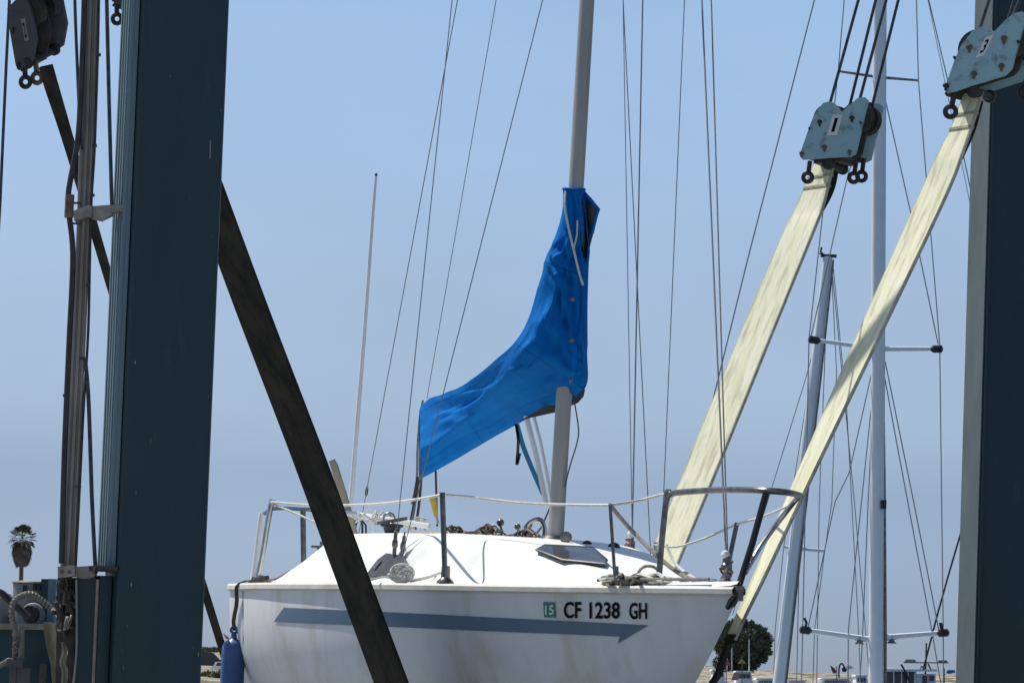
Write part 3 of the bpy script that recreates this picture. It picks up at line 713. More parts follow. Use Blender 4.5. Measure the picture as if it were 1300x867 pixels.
# folded sail inside
mb = MB(); srows = []
for i in range(60):
    f = .03+.30*i/59; c = cr_interp(cen, f); e1 = cr_interp(e1s, f); t = cr_interp(th_, f); view = (c-CAM).normalized(); e2 = (view-e1*(view.dot(e1)/e1.length_squared)).normalized()
    row = []
    for k in range(36):
        a = 2*math.pi*k/36; d = .66*(1+.12*noise.noise(Vector((f*12, math.cos(a)*3, math.sin(a)*3))))
        row.append(c+e1*math.cos(a)*d*.9+e1*.05+e2*t*math.sin(a)*d)
    srows.append(row)
mb.grid(srows, True); obj('folded_sail', mb, sail_m, cov, angle=180)
# dark flap standing open at the collar
fl = [P(741, 244, 22.0), P(752, 257, 21.9), P(759, 266, 21.9), P(756, 275, 21.95), P(751, 292, 22.0), P(747, 312, 22.05), P(742, 330, 22.0), P(737, 300, 21.9), P(738, 268, 21.9)]
mb = MB(); mb.prism(fl, Vector((.01, .03, 0))); obj('lining_flap', mb, cover_in, cov, sm=False)
mb = MB(); mb.tube([P(741, 244, 21.98), P(752, 256, 21.88), P(760, 266, 21.88), P(756, 277, 21.93), P(752, 296, 21.98)], .009, 6); obj('flap_hem', mb, cover_m, cov)
# hem at the collar and end band
mb = MB(); pts = [rows[1][k] for k in range(NA)]; mb.tube(pts+[pts[0]], .008, 6); obj('collar_hem', mb, cover_m, cov)
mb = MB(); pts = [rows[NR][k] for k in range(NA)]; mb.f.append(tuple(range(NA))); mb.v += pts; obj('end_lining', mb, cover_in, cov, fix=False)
mb = MB(); mb.tube([rows[NR][k % NA] for k in range(8, 36+42)], .008, 6); obj('end_hem', mb, cover_in, cov)
mb = MB(); mb.tube([rows[i][int(NA*.60)] for i in range(int(NR*.30), int(NR*.50))], .006, 6); obj('front_seam', mb, cover_m, cov)
# dark panel painting in the shade inside the cover, under the hem by the mast
mb = MB(); mb.prism([P(x, y, 22.2) for x, y in ((658, 535), (690, 516), (712, 496), (743, 494), (741, 503), (734, 511), (706, 523), (674, 530))], (0, .02, 0)); obj('hem_shade', mb, cover_in, cov, sm=False)
# lacing and fasteners
def near_pt(px, py, Y): return P(px, py, Y)
mb = MB(); mb.tube(dense([P(718, 243, 21.93), P(717, 262, 21.9), P(722, 290, 21.88), P(729, 320, 21.86), P(735, 345, 21.86), P(740, 362, 21.86)], 24), .0065, 6); obj('lacing_rope', mb, rope_w, cov)
mb = MB(); mb.tube(dense([P(728, 316, 21.86), P(732, 300, 21.88), P(733, 280, 21.88)], 10), .005, 6); obj('lacing_rope', mb, rope_w, cov)
for (x, y) in ((726, 432), (727, 380), (725, 483)):
    mb = MB(); mb.lathe(P(x, y, 21.83), [(.001, -.006), (.010, -.004), (.012, 0)], 12, Vector((0, 1, 0))); obj('fastener', mb, steel_dull, cov)
mb = MB(); mb.prism([P(727, 441, 21.84), P(733, 441, 21.84), P(732, 469, 21.84), P(726, 469, 21.84)], (0, .006, 0)); obj('patch', mb, cover_m, cov, sm=False)

# ================================================================== FENDER
fen = thing('fender', P(297, 905, 24.2), 'blue cylindrical fender hanging from a dark strap at the stern', 'fender')
fdy = on_hull(299, 790).y; fc = P(297, 806, fdy-.06); fr = .066
mb = MB(); prof = [(.010, .02), (.015, .008), (.018, -.012), (.024, -.024), (.044, -.034), (.058, -.05), (.064, -.068), (fr, -.095), (fr*1.02, -.2), (fr*1.02, -.45), (fr, -.52), (.05, -.57), (.02, -.60)]
mb.lathe(fc, prof, 28); obj('body', mb, fender_m, fen, angle=60)
mb = MB(); mb.torus(fc+UP*.03, (0, 1, .1), .018, .008, 16, 8); obj('eye', mb, fender_m, fen)
mb = MB(); sp = dense([P(298, 800, fdy-.05), on_hull(301, 787, .02), on_hull(305, 766, .02), on_hull(307, 752, .03), BL(edge_u(308, 1, 0), beam(edge_u(308, 1, 0))+.032, zs(edge_u(308, 1, 0))+.005), BL(edge_u(308, 1, 0), beam(edge_u(308, 1, 0))-.01, zs(edge_u(308, 1, 0))+.034), BL(edge_u(312, 1, 0), beam(edge_u(312, 1, 0))-.12, zs(edge_u(312, 1, 0))+.045)], 14); mb.strip(sp, [Vector((.011, .003, 0))]*14, .005); obj('strap', mb, rope_k, fen)

# ================================================================== TRAVEL LIFT
LA = R(17.0)
EX = Vector((math.cos(LA), math.sin(LA), 0)); EY = Vector((-math.sin(LA), math.cos(LA), 0))
c1 = P(163, 433, 18.2); c1.z = 0
c4 = P(1253, 433, 25.6); c4.z = 0
lift = thing('travel_lift', Vector((.6, 21.5, 0)), 'dark teal steel boat lift frame straddling the white sailboat', 'boat lift')
def rrect(o, w, d, r, z0, z1, n=5):
    """rounded box column: front-left corner at o, w along EX, d along EY"""
    pts = []
    for (cx, cy, a0) in ((w-r, r, -90), (w-r, d-r, 0), (r, d-r, 90), (r, r, 180)):
        for k in range(n+1):
            a = R(a0+90*k/n); pts.append(o+EX*(cx+r*math.cos(a))+EY*(cy+r*math.sin(a))+UP*z0)
    m_ = MB(); m_.prism(pts, UP*(z1-z0)); return m_
HT = 7.6
C1w, C1d = .385, .30
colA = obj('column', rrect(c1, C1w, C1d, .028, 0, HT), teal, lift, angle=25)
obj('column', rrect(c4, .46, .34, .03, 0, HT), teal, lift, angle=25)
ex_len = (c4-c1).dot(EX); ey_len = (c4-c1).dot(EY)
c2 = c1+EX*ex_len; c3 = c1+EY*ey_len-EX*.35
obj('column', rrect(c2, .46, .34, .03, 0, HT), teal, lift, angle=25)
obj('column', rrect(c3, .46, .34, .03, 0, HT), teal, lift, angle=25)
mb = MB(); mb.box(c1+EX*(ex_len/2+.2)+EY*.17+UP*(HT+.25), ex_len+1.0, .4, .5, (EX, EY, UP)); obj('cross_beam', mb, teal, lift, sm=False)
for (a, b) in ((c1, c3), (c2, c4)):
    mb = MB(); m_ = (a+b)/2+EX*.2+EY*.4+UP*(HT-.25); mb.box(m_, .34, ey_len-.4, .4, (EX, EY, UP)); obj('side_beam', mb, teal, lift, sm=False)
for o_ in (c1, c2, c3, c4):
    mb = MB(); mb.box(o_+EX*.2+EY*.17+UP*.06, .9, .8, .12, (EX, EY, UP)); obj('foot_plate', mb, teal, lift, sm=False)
# faded ribbed guide track on the outer face of the front column
ztr = P(140, 719, 18.3).z
mb = MB(); mb.prism([c1-EX*.004+EY*.05+UP*ztr, c1-EX*.004+EY*(C1d-.004)+UP*ztr, c1-EX*.02+EY*(C1d-.004)+UP*ztr, c1-EX*.02+EY*.05+UP*ztr], UP*(HT-ztr-.3)); tr_ = obj('guide_track', mb, teal_fade, lift, sm=False, label='faded ribbed track on the outer column face')
for k in range(5):
    y = .07+k*.05
    mb = MB(); mb.box(c1-EX*.028+EY*y+UP*((ztr+HT-.3)/2), .016, .018, HT-.3-ztr, (EX, EY, UP)); obj('rib', mb, teal_fade, tr_, sm=False)
mb = MB(); mb.box(c1-EX*.05+EY*.16+UP*(ztr-.01), .10, .3, .02, (EX, EY, UP)); obj('track_stop', mb, grease, lift, sm=False)
mb = MB(); mb.box(c1-EX*.03+EY*.2+UP*(ztr/2-.02), .05, .2, ztr-.04, (EX, EY, UP)); obj('lower_plate', mb, teal, lift, sm=False)
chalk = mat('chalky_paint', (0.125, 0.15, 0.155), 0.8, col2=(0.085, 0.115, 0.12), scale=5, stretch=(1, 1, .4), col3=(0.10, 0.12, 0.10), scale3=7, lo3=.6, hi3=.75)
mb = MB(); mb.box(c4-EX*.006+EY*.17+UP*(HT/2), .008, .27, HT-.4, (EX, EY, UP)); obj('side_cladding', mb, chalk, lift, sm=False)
# cream chips on the dark face
def face_pt(px, py, off=.003):
    d = ray(px, py); n = -EY; t = (c1-CAM).dot(n)/d.dot(n); return CAM+d*t+n*off
for (x, y, h) in ((266, 190, 12), (166, 742, 3)):
    mb = MB(); mb.prism([face_pt(x, y-h), face_pt(x+1.3, y-h+1), face_pt(x+.9, y+h), face_pt(x-.3, y+h-1)], -EY*.001); obj('paint_chip', mb, galv, lift, sm=False)
chip_r = random.Random(4)
for k in range(16):
    u_ = chip_r.choice([chip_r.uniform(.02, .06), chip_r.uniform(.33, .365), chip_r.uniform(.05, .34)]); z_ = chip_r.uniform(1.3, 4.6); w_c, h_c = chip_r.uniform(.0015, .004), chip_r.uniform(.006, .035)
    mb = MB(); o_ = c1+EX*u_-EY*.0022+UP*z_; mb.prism([o_, o_+EX*w_c+UP*h_c*.3, o_+EX*w_c*.6+UP*h_c, o_-EX*w_c*.4+UP*h_c*.6], EY*.001); obj('paint_chip', mb, chip_r.choice([rust, rust, galv]), lift, sm=False)
# pipe bundle
YB = 18.35
pb_ = [(0, 106, 125), (60, 104.5, 122.5), (180, 101, 119), (265, 98.5, 115.5), (400, 93, 110), (550, 86, 102.5), (720, 76.5, 96)]
def bun(y, s): return lerp(interp(y, [p[0] for p in pb_], [p[1] for p in pb_]), interp(y, [p[0] for p in pb_], [p[2] for p in pb_]), s)
for k in range(5):
    mb = MB(); pts = [P(bun(max(0, y), (k+.5)/5)+(.04*-y if y < 0 else 0), y, YB+.012*(k % 2)) for y in range(-260, 721, 49)]
    mb.tube(pts, .0072, 8); obj('pipe', mb, pipe_m, lift)
mb = MB(); pts = [P(bun(max(0, y), .5)+(.04*-y if y < 0 else 0), y, YB+.05) for y in range(-260, 721, 70)]; mb.tube(pts, .026, 8, flat=.4); obj('pipe_tray', mb, grease, lift)
def lp(name, pts, r, m, Y=YB, n=40, sides=8):
    mb = MB(); mb.tube(dense(pxs(pts, Y), n), r, sides); return obj(name, mb, m, lift)
lp('hose', [(108, -120), (107, 0), (105, 60), (101, 150), (97, 190), (90, 225), (86.5, 250), (88, 275), (92, 310), (92, 350), (88, 430), (84, 520), (81, 600), (78, 715)], .0125, rubber, YB-.05)
lp('cable', [(94, -80), (95, 0), (97.5, 70), (101, 150), (104, 190)], .007, wire_lift, YB-.02)
lp('cable', [(127, -80), (125.5, 0), (124, 70), (120, 190), (116, 255), (114, 330), (112, 420), (106, 520), (100, 640), (96, 718)], .006, rubber, YB-.02)
lp('cable', [(134, -80), (135.5, 0), (138.5, 130), (142, 262)], .0085, wire_lift, YB-.02)
lp('cable', [(108, 455), (112, 500), (115, 580), (117, 640), (121.5, 728)], .009, wire_lift, YB-.02)
for (x, y) in ((125, 70), (120, 185), (117, 248), (112, 362), (105, 455), (100, 618), (83, 502)):
    mb = MB(); mb.box(P(x, y, YB-.04), .02, .02, .012); obj('cable_tie', mb, rubber, lift, sm=False)
# clamps
mb = MB(); mb.prism([P(93, 268, YB-.06), P(112, 260, YB-.06), P(117, 262, YB-.06), P(116, 276, YB-.06), P(112, 276, YB-.06), P(94, 280, YB-.06)], (0, .1, 0)); cl = obj('pipe_clamp', mb, galv, lift, sm=False)
mb = MB(); mb.prism([P(116, 262, YB-.03), P(142, 260, YB-.03), P(142, 273, YB-.03), P(128, 280, YB-.03), P(116, 277, YB-.03)], (0, .06, 0)); mb.prism([P(141, 260, YB-.04), P(164, 261, YB-.1), P(164, 267, YB-.1), P(141, 270, YB-.04)], (0, .05, 0)); obj('clamp_arm', mb, galv, cl, sm=False)
mb = MB(); mb.lathe(P(88, 262, YB-.05), [(.02, -.05), (.02, .05)], 10); obj('hose_collar', mb, rust, cl)
for (x, y) in ((97, 258), (97, 284)):
    mb = MB(); mb.box(P(x, y, YB-.05), .04, .012, .008); obj('bolt', mb, grease, cl, sm=False)
mb = MB(); mb.prism([P(73, 719, YB-.08), P(94, 717, YB-.08), P(96, 731, YB-.08), P(74, 733, YB-.08)], (0, .14, 0)); mb.prism([P(95, 719, YB-.05), P(120, 718, YB-.05), P(120, 732, YB-.05), P(97, 733, YB-.05)], (0, .12, 0)); obj('pipe_clamp', mb, galv, lift, sm=False)
for (x, y) in ((79, 726), (88, 726)):
    mb = MB(); mb.lathe(P(x, y, YB-.084), [(.009, -.004), (.009, .006)], 8, Vector((0, 1, 0))); obj('bolt', mb, rust, lift)
# control cabinet below the bundle, engine deck and its plumbing
mb = MB(); q0 = P(97, 733, YB); mb.prism([P(97, 734, YB), P(122, 733, YB), P(119, 900, YB), P(93, 900, YB)], (.02, .35, 0)); obj('cabinet', mb, teal, lift, sm=False)
mb = MB(); mb.prism([P(73, 733, YB+.05), P(97, 733, YB+.05), P(92, 900, YB+.05), P(70, 900, YB+.05)], (.02, .25, 0)); obj('valve_body', mb, grease, lift, sm=False)
for k in range(16):
    x = random.uniform(75, 93); y = random.uniform(736, 790); mb = MB(); c = P(x, y, YB+.02)
    mb.tube(dense([c+Vector((random.uniform(-.03, .03), random.uniform(-.05, .02), random.uniform(-.08, .08))) for _ in range(5)], 14), random.uniform(.006, .012), 6); obj('valve_hose', mb, random.choice([rubber, grease, grease, rust, rubber]), lift)
mb = MB(); mb.prism([P(-120, 792, 19.2), P(73, 793, 19.0), P(71, 940, 19.0), P(-120, 940, 19.2)], (0, .9, 0)); dk = obj('engine_deck', mb, teal, lift, sm=False)
mb = MB(); mb.prism([P(-120, 790.5, 19.15), P(73, 791.5, 18.95), P(73, 799, 18.95), P(-120, 798, 19.15)], (0, .06, 0)); obj('deck_edge', mb, galv, dk, sm=False)
mb = MB(); zc = P(41, 792, 19.5); h_t = P(41, 737, 19.5).z-zc.z; mb.lathe(zc, [(.095, 0), (.095, h_t*.96), (.088, h_t*.985), (.05, h_t)], 28); tk = obj('hydraulic_tank', mb, tank_m, lift)
mb = MB(); mb.torus(zc+UP*h_t*.95, (0, 0, 1), .096, .006, 28, 6); obj('tank_rim', mb, galv, tk)
for (x, y) in ((44, 745), (49, 746), (31, 747)):
    mb = MB(); mb.box(P(x, y, 19.4), .014, .02, .03); obj('tank_latch', mb, rubber, tk, sm=False)
mb = MB(); mb.torus(P(42, 781, 19.3), (.2, 1, 0), .042, .016, 24, 8); obj('pulley', mb, tank_m, tk)
mb = MB(); mb.lathe(P(38, 779, 19.28), [(.001, -.005), (.038, -.005), (.04, .03)], 20, Vector((.2, 1, 0))); obj('pulley_hub', mb, grease, tk)
mb = MB(); mb.box(P(59, 763, 19.5), .035, .2, .20); obj('engine_panel', mb, teal, lift, sm=False)
mb = MB(); mb.box(P(68, 763, 19.4), .035, .2, .20); obj('engine_panel', mb, teal_fade, lift, sm=False)
mb = MB(); mb.lathe(P(3, 792, 19.6), [(.05, 0), (.05, .12), (.03, .14)], 18); obj('filter', mb, tank_m, lift)
hose = lp('wrapped_hose', [(19, 838, 18.9), (19.5, 800, 18.85), (16, 786, 18.85), (16, 768, 18.85), (25, 757, 18.85), (40, 754, 18.85), (53, 762, 18.85), (66, 774, 18.85), (76, 784, 18.7)], .0125, hose_w, 18.85)
mb = MB(); cv = dense(pxs([(20, 840), (19.5, 800), (16, 786), (16, 768), (25, 757), (40, 754), (53, 762), (66, 774), (76, 784)], 18.85), 200); pts = []
for i, c in enumerate(cv):
    d = (cv[min(i+1, 199)]-cv[max(i-1, 0)]).normalized(); a_ = d.cross(Vector((0, 1, 0))).normalized(); b_ = d.cross(a_)
    pts.append(c+(a_*math.cos(i*.9)+b_*math.sin(i*.9))*.013)
mb.tube(pts, .003, 5); obj('hose_wrap', mb, tank_m, hose)
lp('hose', [(-20, 748), (0, 752), (12, 762), (24, 772), (36, 784)], .017, rubber, 18.95)
lp('hose', [(-5, 847), (5, 842), (12, 838), (20, 843)], .012, hose_w, 18.9)
mb = MB(); mb.box(P(20, 842, 18.85), .07, .08, .035); mb.box(P(17, 855, 18.85), .03, .06, .09); mb.box(P(30, 858, 18.85), .06, .05, .07); obj('pipe_bracket', mb, block_dark, lift, sm=False)
mb = MB(); mb.tube([P(26, 838, 18.88), P(27, 795, 18.88)], .012, 8); mb.tube([P(29.5, 838, 18.88), P(29.5, 795, 18.88)], .006, 6); obj('riser_pipe', mb, galv, lift)
mb = MB(); mb.tube([P(53, 880, 18.95), P(55, 842, 18.95)], .016, 8); obj('riser_pipe', mb, block_dark, lift)
# canvas sleeve and rag
def rag(pts, ws, name, Y, m):
    mb = MB(); c = dense(pxs(pts, Y), 30); rws = []
    for i, p in enumerate(c):
        w = interp(i/29, [j/(len(ws)-1) for j in range(len(ws))], ws); rws.append([p+Vector((w*s, .03*math.cos(s*2.4)+.012*noise.noise(p*25+Vector((s*3, 0, 0))), 0)) for s in [q/6-1 for q in range(13)]])
    mb.grid(rws); return obj(name, mb, m, lift, fix=False, angle=180)
rag([(61, 789), (64, 800), (68, 820), (73, 845), (76, 880)], [.018, .026, .03, .028, .03], 'canvas_sleeve', 18.9, cream)
rag([(80, 815), (83, 826), (80, 842), (83, 852), (81, 880)], [.006, .014, .012, .014, .01], 'rag', 18.25, cream)
rag([(86, 782), (84, 790), (82, 800)], [.004, .007, .003], 'rag', 18.25, card)
rag([(91, 780), (89, 789), (86, 797)], [.003, .006, .002], 'rag', 18.25, card)
lp('cable', [(97, 735), (97.5, 790), (97, 830), (92, 880)], .005, pipe_m, YB-.02)
mb = MB(); mb.tube([P(124.5, 735, 18.3), P(121.5, 800, 18.3), P(117.5, 900, 18.3)], .0085, 8); obj('conduit', mb, galv, lift)

# ------------------------------------------------------------------ hoist blocks
def px_poly(poly, Y): return [P(x, y, Y) for x, y in poly]
def affine(o, ex, ey): return lambda a, b: (o[0]+ex[0]*a+ey[0]*b, o[1]+ex[1]*a+ey[1]*b)
def hoist_block(label, outline, Y, off, dY, paint, cardp, num, bolts, rings, sheaves, cables, ztop, pin, hoff=(0, 0)):
    """outline: near plate in photo pixels at depth Y; off: pixel offset of far plate; dY its extra depth"""
    cx = sum(p[0] for p in outline)/len(outline); cy = sum(p[1] for p in outline)/len(outline)
    tv_ = P(cx+off[0], cy+off[1], Y+dY)-P(cx, cy, Y); tn = tv_.normalized()
    t = thing('hoist_block', P(cx, max(p[1] for p in outline), Y)+tv_*.5, label, 'hoist block')
    plate = px_poly(outline, Y)
    mb = MB(); mb.prism(plate, tn*.018); near = obj('side_plate', mb, paint, t, sm=False)
    mb = MB(); mb.prism([p+tv_-tn*.018 for p in plate], tn*.018); obj('side_plate', mb, paint, t, sm=False)
    # middle plate
    mb = MB(); ce = sum(plate, Vector())/len(plate); mb.prism([ce+(p-ce)*.93+tv_*.5-tn*.006 for p in plate], tn*.012); obj('centre_plate', mb, grease, t, sm=False)
    # bottom housing
    k = sorted(range(len(plate)), key=lambda i: -outline[i][1])[:2]; a, b = plate[k[0]], plate[k[1]]
    mb = MB(); up_ = (ce-(a+b)/2).normalized(); l_ = (b-a); mb.prism([a+l_*.12+tn*.02, b-l_*.12+tn*.02, b-l_*.16+tn*.02+up_*.10, a+l_*.16+tn*.02+up_*.10], tv_-tn*.04); mb.prism([a+l_*.2+tn*.03-up_*.02, b-l_*.2+tn*.03-up_*.02, b-l_*.2+tn*.03+up_*.02, a+l_*.2+tn*.03+up_*.02], tv_-tn*.06); obj('housing', mb, grease, t, sm=False)
    for (x, y, r) in sheaves:
        for q in (.28, .72):
            mb = MB(); c = P(x, y, Y)+tv_*q-tn*.03; mb.lathe(c, [(r*.2, 0), (r, .002), (r, .012), (r*.86, .03), (r, .048), (r, .058), (r*.2, .06)], 28, tn); obj('sheave', mb, grease, t)
    for (x, y, r) in bolts:
        r *= .62; mb = MB(); mb.lathe(P(x, y, Y)-tn*.016, [(r*.6, 0), (r, .004), (r, .03)], 8, tn); mb.prism([P(x, y, Y)-tn*.008+Vector((-r*.5, 0, -r*1.6)), P(x, y, Y)-tn*.008+Vector((r*.2, 0, -r*2.2)), P(x, y, Y)-tn*.008+Vector((r*.8, 0, r*.6)), P(x, y, Y)-tn*.008+Vector((0, 0, r))], tn*.01); obj('bolt', mb, random.choice([grease, grease, rust]), t, sm=False)
    if cardp:
        o_, ex, ey = cardp; f_ = affine(o_, ex, ey)
        mb = MB(); mb.prism([P(*f_(a, b), Y)-tn*.004 for a, b in ((0, 0), (1, 0), (1, 1), (0, 1))], tn*.003); cdo = obj('number_card', mb, card if num != '2' else galv, t, sm=False, label='white card with the number '+num)
        tv2, tf2 = text_faces(num, .02); mb = MB(); mb.add([P(*f_(.24+.52*a if num != '1' else .34+.32*a, .16+.68*b), Y)-tn*.006 for a, b in tv2], tf2); obj('numeral', mb, ink, cdo, fix=False, sm=False)
    for (x, y, x2, y2, r, q) in rings:
        mb = MB(); a, b = P(x, y, Y)+tv_*q, P(x2, y2, Y)+tv_*q; d = (b-a).normalized(); mb.tube([a, b-d*r], r*.38, 8); mb.torus(b, (.25, 1, .1), r*.72, r*.36, 18, 8); obj('eye_bolt', mb, random.choice([grease, grease, rust]), t)
    if pin:
        mb = MB(); c = P(pin[0], pin[1], Y); mb.lathe(c+tn*.02, [(.022, 0), (.022, tv_.length-.04)], 14, tn); mb.lathe(c+tn*.005, [(.02, 0), (.032, .006), (.032, .03), (.02, .036)], 14, tn); mb.lathe(c+tv_-tn*.04, [(.02, 0), (.032, .006), (.032, .03), (.02, .036)], 14, tn); obj('sling_pin', mb, grease, t)
    for (x0, y0, x1, y1, q) in cables:
        a, b = P(x0, y0, Y)+tv_*q, P(x1, y1, Y)+tv_*q; b = a+(b-a)*((ztop-a.z)/(b.z-a.z))
        mb = MB(); mb.tube([a, lerp(a, b, .5), b], .0085, 8); obj('wire_rope', mb, wire_lift, t)
    return t
hoist_block('teal hoist block with number 1 card hanging above the wide pale sling', [(1015, 197), (1019, 203), (1080, 199), (1086, 196), (1102, 128), (1098, 124), (1090, 124), (1077, 135), (1068, 143), (1059, 131), (1053, 129), (1045, 131), (1034, 145), (1029, 157)], 23.05, (21, 8), .27, block_paint,
            ((1050, 172), (12.5, 0), (7.5, -26)), '1', [(1041, 155, .020), (1082, 150, .020), (1018, 195, .020), (1079, 193, .018), (1047, 187, .022), (1028, 163, .009), (1093, 156, .009)],
            [(1024, 203, 1021, 224, .034, .2), (1082, 202, 1078.5, 224, .034, .25), (1079, 195, 1076, 218, .034, .85), (1030, 206, 1027, 222, .026, .7)], [(1047, 150, .085), (1084, 147, .085)],
            [(1051, 131, 1087, 0, .12), (1061, 150, 1098, 0, .6), (1091, 124, 1124, 0, .05), (1091, 150, 1128, 0, .55)], 7.35, (1050, 208))
hoist_block('teal hoist block with number 3 card hanging in front of a steel column', [(1199, 113), (1203, 119), (1276, 96), (1284, 88), (1303, 20), (1297, 15), (1287, 17), (1275, 27), (1262, 41), (1254, 36), (1245, 34), (1234, 40), (1220, 58), (1212, 76)], 20.55, (24, 8), .27, block_paint,
            ((1239, 74), (11, -4), (12, -26)), '3', [(1231, 60, .024), (1275, 49, .024), (1201, 109, .022), (1237, 94, .022), (1272, 84, .022), (1212, 73, .010), (1293, 53, .010)],
            [(1208, 117, 1203, 141, .036, .15), (1283, 95, 1281, 112, .036, .85), (1222, 118, 1219, 138, .03, .7)], [(1236, 62, .1), (1284, 45, .1)],
            [(1240, 40, 1253, 0, .1), (1257, 48, 1272, 0, .6), (1284, 20, 1292, 0, .1), (1288, 40, 1312, 0, .6)], 7.35, (1234, 116))
hoist_block('grimy hoist block with number 2 card beside the hydraulic pipe bundle', [(20, 84), (24, 90), (41, 78), (46, 50), (38, 8), (30, -10), (18, 2), (9, 11), (13, 44)], 22.0, (41, -20), .22, block_dark,
            ((32, 53), (5, -2), (-5, -28)), '2', [(17, 38, .016), (24, 82, .02)], [(28, 86, 29, 106, .036, .08), (36, 82, 38, 104, .036, .22)], [(28, 20, .085)],
            [(24, 0, 10, -120, .3), (32, 0, 22, -120, .5), (20, 0, 0, -120, .7)], 7.35, (31, 82))
hoist_block('hoist block mostly hidden behind the broad teal column', [(140, -40), (142, 2), (150, 6), (205, 0), (205, -70), (160, -75)], 19.8, (10, 4), .25, block_dark, None, '4', [(148, -4, .018)], [(147, 2, 147.5, 24, .03, .1)], [(175, -35, .08)],
            [(160, -70, 150, -200, .2), (190, -70, 180, -200, .5)], 7.35, (178, 2))
mb = MB(); mb.tube([P(15, -60, 21.5), P(8, 80, 21.5), P(0, 260, 21.5), P(-6, 360, 21.5), P(-30, 867, 21.5), P(-31, 890, 21.5)], .008, 8); obj('cable', mb, wire_lift, lift)
# hoist girders above the frame that the wire ropes run to
for (a, b) in ((P(1312, 0, 20.6), P(1108, 0, 23.15)), (P(160, -200, 19.8), P(0, -120, 22.0))):
    a = Vector((a.x, a.y, 0)); b = Vector((b.x, b.y, 0)); d = (b-a).normalized(); s_ = 1 if a.x > 0 else -1
    m_ = (a+b)/2+Vector((.45*s_, 0, 7.5)); side = Vector((-d.y, d.x, 0))
    mb = MB(); mb.box(m_+d*1.2, .5, 6.5, .35, (side, d, UP)); obj('hoist_girder', mb, teal, lift, sm=False)

# ------------------------------------------------------------------ slings
def sling_leg(parent, pts, m, name, wfun, thick=.016, n=40, edge=None, bands=()):
    """pts: (px, py, depth, half-width px); band lies across the line with the given world width direction"""
    cs = [P(x, y, Y) for x, y, Y, hw in pts]; cd_ = dense(cs, n); hw = [cr_interp([p[3] for p in pts], i/(n-1)) for i in range(n)]
    ws = []
    for i, c in enumerate(cd_):
        w = wfun(i/(n-1)).normalized(); k = (hw[i]/FPX*c.y)/max(.05, abs(w.dot(Rv)))
        ws.append(w*k)
    mb = MB(); mb.strip(cd_, ws, thick); o = obj(name, mb, m, parent)
    if edge:
        for s in (-1, 1):
            mb = MB(); mb.tube([c+w*s*.97 for c, w in zip(cd_, ws)], .010, 6); obj('selvedge', mb, edge, o)
    for f, m_b, hgt in bands:
        i = int(f*(n-1)); c, w = cd_[i], ws[i]; d = (cd_[min(i+1, n-1)]-cd_[i-1]).normalized()
        mb = MB(); mb.strip([c-d*hgt, c+d*hgt], [w*1.03, w*1.03], thick*1.6); obj('stitch_band', mb, m_b, o)
    return cd_, ws
W_left = Vector((-math.sin(R(34)), math.cos(R(34)), 0)); W_right = Vector((math.sin(R(40)), math.cos(R(40)), 0))
fore = thing('lifting_sling', BL(2.0, 0, .95), 'front lifting sling, dark broad band crossing the hull and thin pale band past the bow', 'sling')
ld, _ = sling_leg(fore, [(178, 8, 19.9, 19), (232, 155, 20.2, 20), (258, 225, 20.4, 21), (322, 398, 20.8, 21), (391.5, 580, 21.2, 21), (445, 727, 21.35, 21), (497, 867, 21.45, 21.5), (522, 935, 21.6, 21)], sling_dark, 'dark_strap', lambda f: W_left, .018, 50)
rd, _ = sling_leg(fore, [(1236, 118, 20.7, 10), (1222, 160, 20.7, 11), (1205, 200, 20.7, 14), (1184, 250, 20.72, 15), (1120, 390, 20.75, 13), (1019, 610, 20.8, 8.5), (965, 730, 20.83, 6), (940, 784, 20.86, 4.6), (928, 812, 20.9, 4.5)], sling_pale, 'pale_strap', lambda f: Vector((lerp(.62, .22, f), -.9, 0)), .018, 60, sling_edge, ((.10, stitch, .006), (.15, stitch, .007), (.985, sling_dark, .02)))
sling_leg(fore, [(1242, 128, 20.85, 6), (1232, 165, 20.85, 6), (1215, 205, 20.85, 5), (1204, 222, 20.85, 3)], sling_dark, 'strap_fold', lambda f: Vector((1, .4, 0)), .016, 20)
zbot = zs(1.6)-depth_at(1.6)-.02
und = [P(928, 812, 20.9), P(917, 838, 20.98), P(905, 866, 21.05), BL(1.30, -.30, zs(1.3)-.62)]
def under(parent, pts, w, m):
    c = dense(pts, 30); mb = MB(); mb.strip(c, [w]*30, .016); obj('lower_strap', mb, m, parent)
c_end = P(522, 935, 21.6)
under(fore, und[:3]+[BL(1.45, -.28, zs(1.4)-.75), BL(1.62, 0, zbot-.05), BL(1.9, .35, zs(1.9)-.98), c_end], Vector((.014, .034, 0)), sling_dark)
aft = thing('lifting_sling', BL(3.9, 0, .95), 'rear lifting sling, thin dark band at the stern and wide pale band behind the foredeck', 'sling')
ld2, _ = sling_leg(aft, [(58, 84, 21.9, 9), (66, 112, 22.0, 9), (88, 183, 22.3, 7), (134, 340, 22.9, 5.2), (205, 575, 23.8, 4.6), (255, 735, 24.3, 4.4), (282, 822, 24.6, 4.3), (300, 885, 24.75, 4.3)], sling_dark, 'dark_strap', lambda f: W_left, .016, 50)
rd2, _ = sling_leg(aft, [(1047, 206, 23.2, 11), (1038, 235, 23.2, 13), (1026, 268, 23.2, 16), (1012, 300, 23.2, 17.5), (958, 430, 23.25, 18.5), (898, 577, 23.3, 19), (848, 700, 23.36, 18), (829, 748, 23.4, 17.5), (812, 800, 23.45, 17)], sling_pale, 'pale_strap', lambda f: Vector((.5, -.87, 0)), .018, 60, sling_edge, ((.10, stitch, .006), (.15, stitch, .007)))
